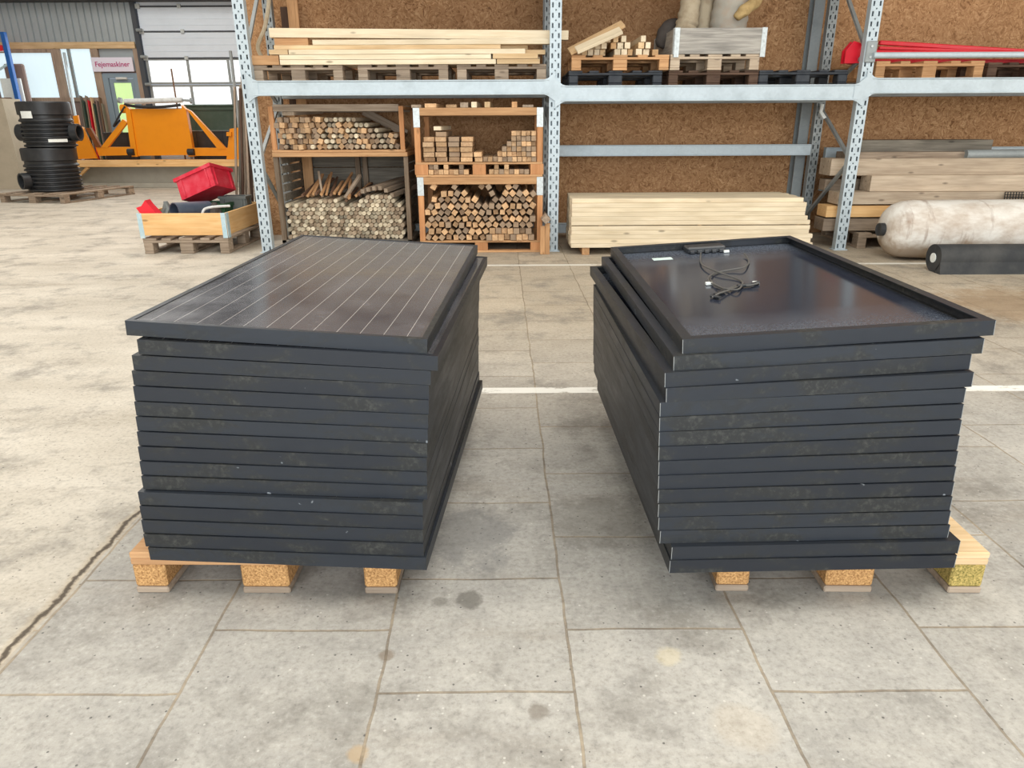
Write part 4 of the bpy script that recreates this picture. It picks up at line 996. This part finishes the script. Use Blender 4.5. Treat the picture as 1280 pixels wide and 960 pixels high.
bundle('beige ringed canvas roll standing at the left in the grey collar', [(1.84, c0, 2.02), (1.84, c0, 2.2), (1.87, c0 + .02, 2.4), (1.9, c0 + .05, 2.8)], lambda u: .115 * egg(u) * (1 + .05 * math.sin(u * 60)), 'canvas_beige', 18, .004)
bundle('brown canvas roll between the beige and the pale grey roll', [(2.06, c0 + .16, 2.02), (2.06, c0 + .16, 2.3), (2.08, c0 + .16, 2.8)], lambda u: .10 * egg(u), 'canvas_beige', 16, .003)
bundle('twisted yellow-brown bundle hanging over the pale grey roll', [(2.30, c0 - .22, 2.33), (2.36, c0 - .23, 2.39), (2.45, c0 - .2, 2.45), (2.55, c0 - .16, 2.50)], lambda u: .05 * egg(u) + .01, 'canvas_yellow', 12, .006, 'cloth_bundle', 'bundle')
bundle('low dark cloth bundle at the left edge of the grey collar', [(1.62, c0 + .2, 2.10), (1.68, c0 + .2, 2.24), (1.78, c0 + .25, 2.3), (1.9, c0 + .3, 2.25)], lambda u: .10 * egg(u), 'canvas_dark', 14, .004, 'cloth_bundle', 'bundle')

# ---- bay two lower: pale lumber on bearers
G10 = 'pale boards in the lumber stack'
rows = 11; hz = .0455; yfl = 7.70
for i, x in enumerate((.80, 3.0)):
    timber('timber_bearer', 'square wooden bearer under the %s end of the pale lumber stack' % ('left', 'right')[i], 'bearer', (x, yfl + .02, .04), (x, yfl + .75, .04), .08, .08, 'orange_wood')
z = .081
for r_ in range(rows):
    if r_ == 5:
        for x in (.95, 2.0, 3.05): timber('sticker_strip', 'thin spacer strip in the pale lumber stack, %s' % ('left', '', 'middle', '', 'right')[int(x)] if False else 'thin spacer strip near the %s of the pale lumber stack' % ('left end' if x < 1 else 'middle' if x < 2.5 else 'right end'), 'strip', (x, yfl + .01, z + .004), (x, yfl + .7, z + .004), .04, .0078, 'fresh_wood', 'spacer strips in the lumber stack')
        z += .0085
    for c in range(6):
        yc = yfl + .05 + c * .112 + (.03 if r_ == 10 else 0)
        xr = 3.22 - .015 * r_ + U(-.02, .02)
        rowname = ['bottom', 'second', 'third', 'fourth', 'fifth', 'sixth', 'seventh', 'eighth', 'ninth', 'tenth', 'top'][r_]
        timber('pale_board', ('front board of the %s layer in the pale lumber stack' % rowname + (' counted from the floor' if 0 < r_ < 10 else '')) if c == 0 else 'pale board, %s from the front in the %s layer of the lumber stack' % (NUM[c], rowname), 'board', (.635 + U(-.006, .006), yc, z + hz / 2), (xr, yc, z + hz / 2), .109, hz - .0012, 'pale_wood', G10)
    z += hz

# ---- bay three upper
def P3(px, py, y): return at(px, py, y)
pallet_at('wooden_pallet', 'orange-brown wooden pallet under the red bars on the right shelf', (4.34, 8.02 + .6, 1.758), 0, 1.12, 1.1, .165, 'orange_wood', 'orange_wood', 'pallets on the right shelf', .003)
pallet_at('wooden_pallet', 'dark brown pallet at the right edge of the right shelf', (5.45, 8.05 + .6, 1.758), 0, .98, 1.1, .15, 'dark_wood', 'dark_wood', 'pallets on the right shelf', .003)
G11 = 'red steel bars on the right shelf'
rb = thing('red_steel_bar', 'front red steel bar with end bracket on the right shelf', 'bar', (3.6, 8.2, 1.93), group=G11)
MB().beam((-.05, 0, .08), (2.9, 0, .065), .05, .05, .008).build('bar', 'red_paint', rb)
MB().prism([(-.12, -.02), (.06, -.02), (.06, .16), (-.05, .19), (-.12, .1)], -.05, -.03).prism([(-.12, -.02), (.06, -.02), (.06, .16), (-.05, .19), (-.12, .1)], .03, .05).build('end_bracket', 'red_paint', rb)
timber('red_steel_bar', 'upper red steel bar sloping down to the right', 'bar', (3.95, 8.45, 2.13), (6.5, 8.45, 1.98), .05, .045, 'red_paint', G11, bev=.008)
timber('red_steel_bar', 'thin red bar between the other two red bars', 'bar', (3.9, 8.34, 2.07), (6.5, 8.34, 1.985), .04, .03, 'red_paint', G11, bev=.006)
timber('red_steel_bar', 'lowest red bar lying on the pallets of the right shelf', 'bar', (3.72, 8.62, 1.955), (6.5, 8.62, 1.945), .09, .05, 'red_paint', G11, bev=.008)
timber('red_steel_bar', 'rear red bar partly hidden by the sloping one', 'bar', (3.95, 8.7, 2.06), (6.2, 8.7, 2.03), .06, .06, 'red_paint', G11, bev=.008)

# ---- bay three lower: old timbers
T3 = [(1076, 1242, 175, 190, 8.55, .3, 'grey_wood', 'dark grey flat timber on top of the old timber pile'),
      (1060, 1235, 190, 198, 8.40, .3, 'old_wood', 'thin brown board just under the dark grey top timber'),
      (1040, 1290, 198, 219, 8.30, .3, 'sleeper_wood', 'thick pale sleeper second from the top of the pile'),
      (1090, 1290, 219, 239, 8.18, .25, 'sleeper_wood', 'thick pale sleeper with broken left end in the pile'),
      (1048, 1290, 240, 255, 8.12, .25, 'sleeper_wood', 'long brown timber above the yellowish one in the pile'),
      (1034, 1290, 257, 271, 8.12, .25, 'collar_wood', 'yellowish timber partly hidden by the white tank'),
      (1030, 1290, 273, 288, 8.12, .25, 'old_wood', 'lowest long timber behind the white tank')]
for a_, b_, t_, bt, Y_, d_, mt, lb in T3: plank(a_, b_, t_, bt, Y_, d_, mt, lb, 'old timbers piled in the right bay', 'old_timber')
tag(MB().cyl(at(1207, 193, 8.38), at(1300, 192, 8.38), .05, n=14).build('grey_pipe', 'galvanised_dull', smooth=True), 'grey pipe lying at the top right of the timber pile', 'pipe')
for i, (a_, b_, t_, bt, Y_) in enumerate(((1032, 1085, 224, 238, 8.5), (1036, 1060, 200, 216, 8.75), (1034, 1062, 258, 268, 8.6))):
    plank(a_, b_, t_, bt, Y_, .16, 'old_wood', 'short brown offcut at the left end of the timber pile, %s' % ['middle height', 'highest', 'lowest'][i], 'offcuts at the left of the timber pile', 'timber_offcut')
pallet_at('wooden_pallet', 'brown wooden pallet under the old timber pile', (4.62, 8.55, 0), 0, 1.5, 1.0, .17, 'old_wood', 'old_wood', None, .003)
pallet_at('wooden_pallet', 'small pallet standing on the pallet under the timber pile', (4.75, 8.80, .171), 0, 1.5, .6, .04 + .10, 'dark_wood', 'dark_wood', None, .003)

a = at(1257, 240, 8.08); b = at(1310, 256, 8.08); m = MB(); nx = 16; nz = 5
for i in range(nx + 1): x_ = a.x + (b.x - a.x) * i / nx; m.beam((x_, 8.085, a.z), (x_ + .01, 8.085, b.z), .007, .007)
for i in range(nz + 1): z_ = a.z + (b.z - a.z) * i / nz; m.beam((a.x, 8.085, z_), (b.x, 8.085, z_ - .004), .007, .007)
tag(m.build('plastic_net', 'dark_rubber'), 'black plastic net hanging over the timber at the right edge', 'net')
# ---- tank and black roll
tk = thing('storage_tank', 'dirty off-white cylindrical tank with a black cap lying at the right', 'tank', (3.79, 7.42, .30))
Tx = Matrix.Rotation(PI / 2, 4, 'Y')
prof = [(.02, .02), (.12, .025), (.20, .055), (.245, .10), (.275, .17), (.29, .27), (.293, .6), (.298, 1.2), (.295, 3.4)]
m = MB().lathe(prof, 36, Tx)
for v in m.v: v.z += .006 * math.sin(v.x * 9 + v.y * 14); v.y += .005 * math.sin(v.x * 13 + v.z * 11)
m.build('body', 'tank_skin', tk, smooth=True)
MB().lathe([(.055, -.035), (.065, -.03), (.065, .03), (.06, .035)], 18, Tx).build('cap', 'black_plastic', tk, label='black round cap', smooth=True)
MB().tube([Vector((.17, .27 * math.cos(t), .27 * math.sin(t))) for t in [i * 2 * PI / 30 for i in range(31)]], .006, 6).build('seam', 'tank_skin', tk, smooth=True)
rl = thing('textile_roll', 'dark grey roll of ground textile lying before the white tank', 'roll', (3.98, 6.74, .13))
pts = []
for i in range(28):
    a_ = 2 * PI * i / 28; r_ = .128 * (1 + .02 * math.sin(3 * a_)); pts.append((r_ * math.cos(a_), r_ * math.sin(a_)))
pts = [(p, max(q, -.1285)) for p, q in pts]
MB().prism([(-p, q) for p, q in pts], 0, 3.0, 'x').build('roll_body', 'geotextile', rl, smooth=True)
MB().lathe([(.045, -.006), (.045, .01)], 18, Tx).build('core_tube', 'white_label', rl, label='pale cardboard core end')
MB().prism([(-.155, -.13), (-.05, -.129), (-.09, -.07), (-.125, -.02)], .0, 2.98, 'x').build('loose_flap', 'geotextile', rl)

# ------------------------------------------------------------------ collar pallet with rubbish, left middle
YC = 7.9
xa = X(181, 318, YC); xb = X(287, 318, YC); w_ = xb - xa; zp = .17
pallet_at('wooden_pallet', 'weathered wooden pallet under the tan collar with the red crate', ((xa + xb) / 2, YC + .6, 0), 0, w_, 1.18, zp, 'old_wood', 'old_wood', None, .004)
colr = collar('tan wooden pallet collar with blue-grey corner hinges holding rubbish', (xa + xb) / 2, YC + .01, zp + .003 + .02, w_ + .02, 1.18, .235, 'collar_wood', 'bracket_blue')
colr.location.z = zp + .032
xm = (xa + xb) / 2; zf = zp + .002
crate('plastic_crate', 'dark green plastic crate under the tilted red crate', 'crate', 'green_plastic', .52, .36, .30, Matrix.Translation((xm - .02, YC + .80, zf)), rim=.04)
rc = crate('plastic_crate', 'red plastic crate lying tilted on the rubbish in the collar', 'crate', 'red_plastic', .50, .36, .26, Matrix.Translation((xm + .02, YC + .78, zf + .385)) @ Matrix.Rotation(-.22, 4, 'Z') @ Matrix.Rotation(-.36, 4, 'Y') @ Matrix.Rotation(-.24, 4, 'X'), rim=.04)
tag(MB().lathe([(.085, 0), (.095, 0), (.095, .42), (.085, .42), (.085, 0)], 22, cap=False).build('drain_pipe', 'pipe_grey', smooth=True), 'dark blue-grey pipe with open end pointing at the viewer in the collar', 'pipe').matrix_world = Matrix.Translation((xm - .13, YC + .14, zf + .27)) @ Matrix.Rotation(-.62, 4, 'Z') @ Matrix.Rotation(-PI / 2 - .04, 4, 'X')
def bag(label, base, sc, mat, name, cat, seed):
    random.seed(seed); m = MB(); n = 14
    prof_ = [(.02, 0), (.9, .02), (1., .25), (.8, .55), (.45, .8), (.12, 1.0)]
    m.lathe(prof_, n)
    for v in m.v: v.x *= 1 + .25 * math.sin(v.z * 5 + seed) ; v.y *= 1 + .2 * math.cos(v.x * 4); v.x += .12 * math.sin(v.y * 7 + v.z * 6)
    for i, v in enumerate(m.v): m.v[i] = Vector((v.x * sc[0], v.y * sc[1], v.z * sc[2])) + Vector((U(-.01, .01), U(-.01, .01), 0))
    o = m.build(name, mat); o.location = base; return tag(o, label, cat)
rbp = MB().prism([(-.02, 0), (.16, 0), (.13, .06), (.05, .16), (.02, .21), (-.03, .15), (-.09, .13), (-.05, .06)], 0, .12).build('red_bag', 'tape_red')
rbp.location = (xa + .06, YC + .05, zf + .24 - .05); tag(rbp, 'crumpled bright red bag peeking over the left corner of the collar', 'bag')
bag('dark grey bag beside the open pipe in the collar', (xm + .22, YC + .40, zf), (.12, .10, .34), 'canvas_dark', 'rubbish_bag', 'bag', 3)
bag('bluish crumpled sheet heap between pipe and green crate', (xm - .30, YC + .34, zf), (.09, .10, .36), 'grey_plastic', 'rubbish_bag', 'bag', 5)
crate('plastic_crate', 'grey plastic crate at the right rear of the collar', 'crate', 'grey_plastic', .30, .2, .36, Matrix.Translation((xb - .22, YC + .98, zf)), rim=.03)
hb = at(262, 270, YC + .1)
tag(MB().tube(bez([(xm + .17, YC + .10, zf + .16), (xm + .20, YC + .12, zf + .28), (xm + .27, YC + .18, zf + .31), (xb - .04, YC + .30, zf + .31)]), .014, 8).build('handle_tube', 'white_metal', smooth=True), 'white bent tube resting in the right front of the collar', 'tube')
random.seed(11)

# ------------------------------------------------------------------ black ribbed chambers on a pallet, far left
YQ = 13.9
a = at(5, 250, 13.9); 
pl = pallet_at('wooden_pallet', 'flat wooden pallet under the black ribbed chambers', (-8.52, 14.27, 0), -.2, 1.37, 1.85, .17, 'old_wood', 'old_wood', None, .004)
pl.rotation_euler = (0, 0, -.2); pl.location = (-8.52, 14.27, 0)
def chamber(label, loc, Rr, Hh, stubs, plain_low, lab=None):
    o = thing('ribbed_chamber', label, 'drainage chamber', loc, group='black chambers stacked on the pallet')
    prof = [(Rr - .06, 0)]; z = 0
    nr = int(Hh / .07)
    for i in range(nr):
        z = i * Hh / nr; h_ = Hh / nr
        if plain_low and z < Hh * .0: pass
        prof += [(Rr - .04, z + .008), (Rr, z + .022), (Rr, z + .045), (Rr - .04, z + h_ - .008)]
    prof2 = [(r_, z_) for r_, z_ in prof if z_ < Hh * .62] + [(Rr - .03, Hh * .64), (Rr - .03, Hh * .70), (Rr - .0, Hh * .72), (Rr - .0, Hh - .02), (Rr - .02, Hh), (Rr - .06, Hh), (Rr - .06, Hh - .05)]
    MB().lathe(prof2, 40, cap=True).build('body', 'black_plastic', o, smooth=True)
    for ang, zc, rr in stubs:
        d = Vector((math.sin(ang), -math.cos(ang), 0)); p = Vector((0, 0, zc))
        T = frame(p + d * (Rr - .15), p + d * (Rr + .12)) @ Matrix.Rotation(PI / 2, 4, 'Y')
        MB().lathe([(rr * .8, 0), (rr * .8, .12), (rr, .14), (rr, .27), (rr * .8, .27), (rr * .78, .05)], 22, T, cap=True).build('inlet_stub', 'black_plastic', o, smooth=True)
    return o
c1_ = chamber('lower black ribbed chamber with open inlet at the left, on the pallet', (-8.60, 14.0, .171), .455, .77, [(-.62, .20, .145)], False)
c2_ = chamber('upper black ribbed chamber with a white label near its rim', (-8.54, 14.03, .943), .435, .79, [(-1.62, .26, .15), (1.62, .26, .15)], True)
for px0, px1, py0, py1, nm_ in ((22, 38, 139, 148, 'label'), (54, 77, 174, 178, 'label')):
    cx_ = (px0 + px1) / 2; v = at(cx_, (py0 + py1) / 2, 13.6); lx = v.x + 8.54 + .03; lx = max(-.36, min(.4, lx)); ang = math.asin(lx / .438)
    hh = at(cx_, py0, 13.6).z - at(cx_, py1, 13.6).z; ww = at(px1, py0, 13.6).x - at(px0, py0, 13.6).x
    m = MB(); da = ww / .45 / 2; n = 6; vs = []; zc = v.z - .943
    for k in range(n + 1):
        aa = ang - da + 2 * da * k / n
        for z_ in (-hh / 2, hh / 2): vs.append(((.44) * math.sin(aa), -.44 * math.cos(aa), zc + z_))
        for z_ in (-hh / 2, hh / 2): vs.append(((.425) * math.sin(aa), -.425 * math.cos(aa), zc + z_))
    fs = []
    for k in range(n): b_ = k * 4; fs += [(b_, b_ + 4, b_ + 5, b_ + 1), (b_ + 2, b_ + 3, b_ + 7, b_ + 6), (b_, b_ + 2, b_ + 6, b_ + 4), (b_ + 1, b_ + 5, b_ + 7, b_ + 3)]
    fs += [(0, 1, 3, 2), (n * 4, n * 4 + 2, n * 4 + 3, n * 4 + 1)]
    m.add(vs, fs).build('label_sticker', 'white_label', c2_, label='white sticker')
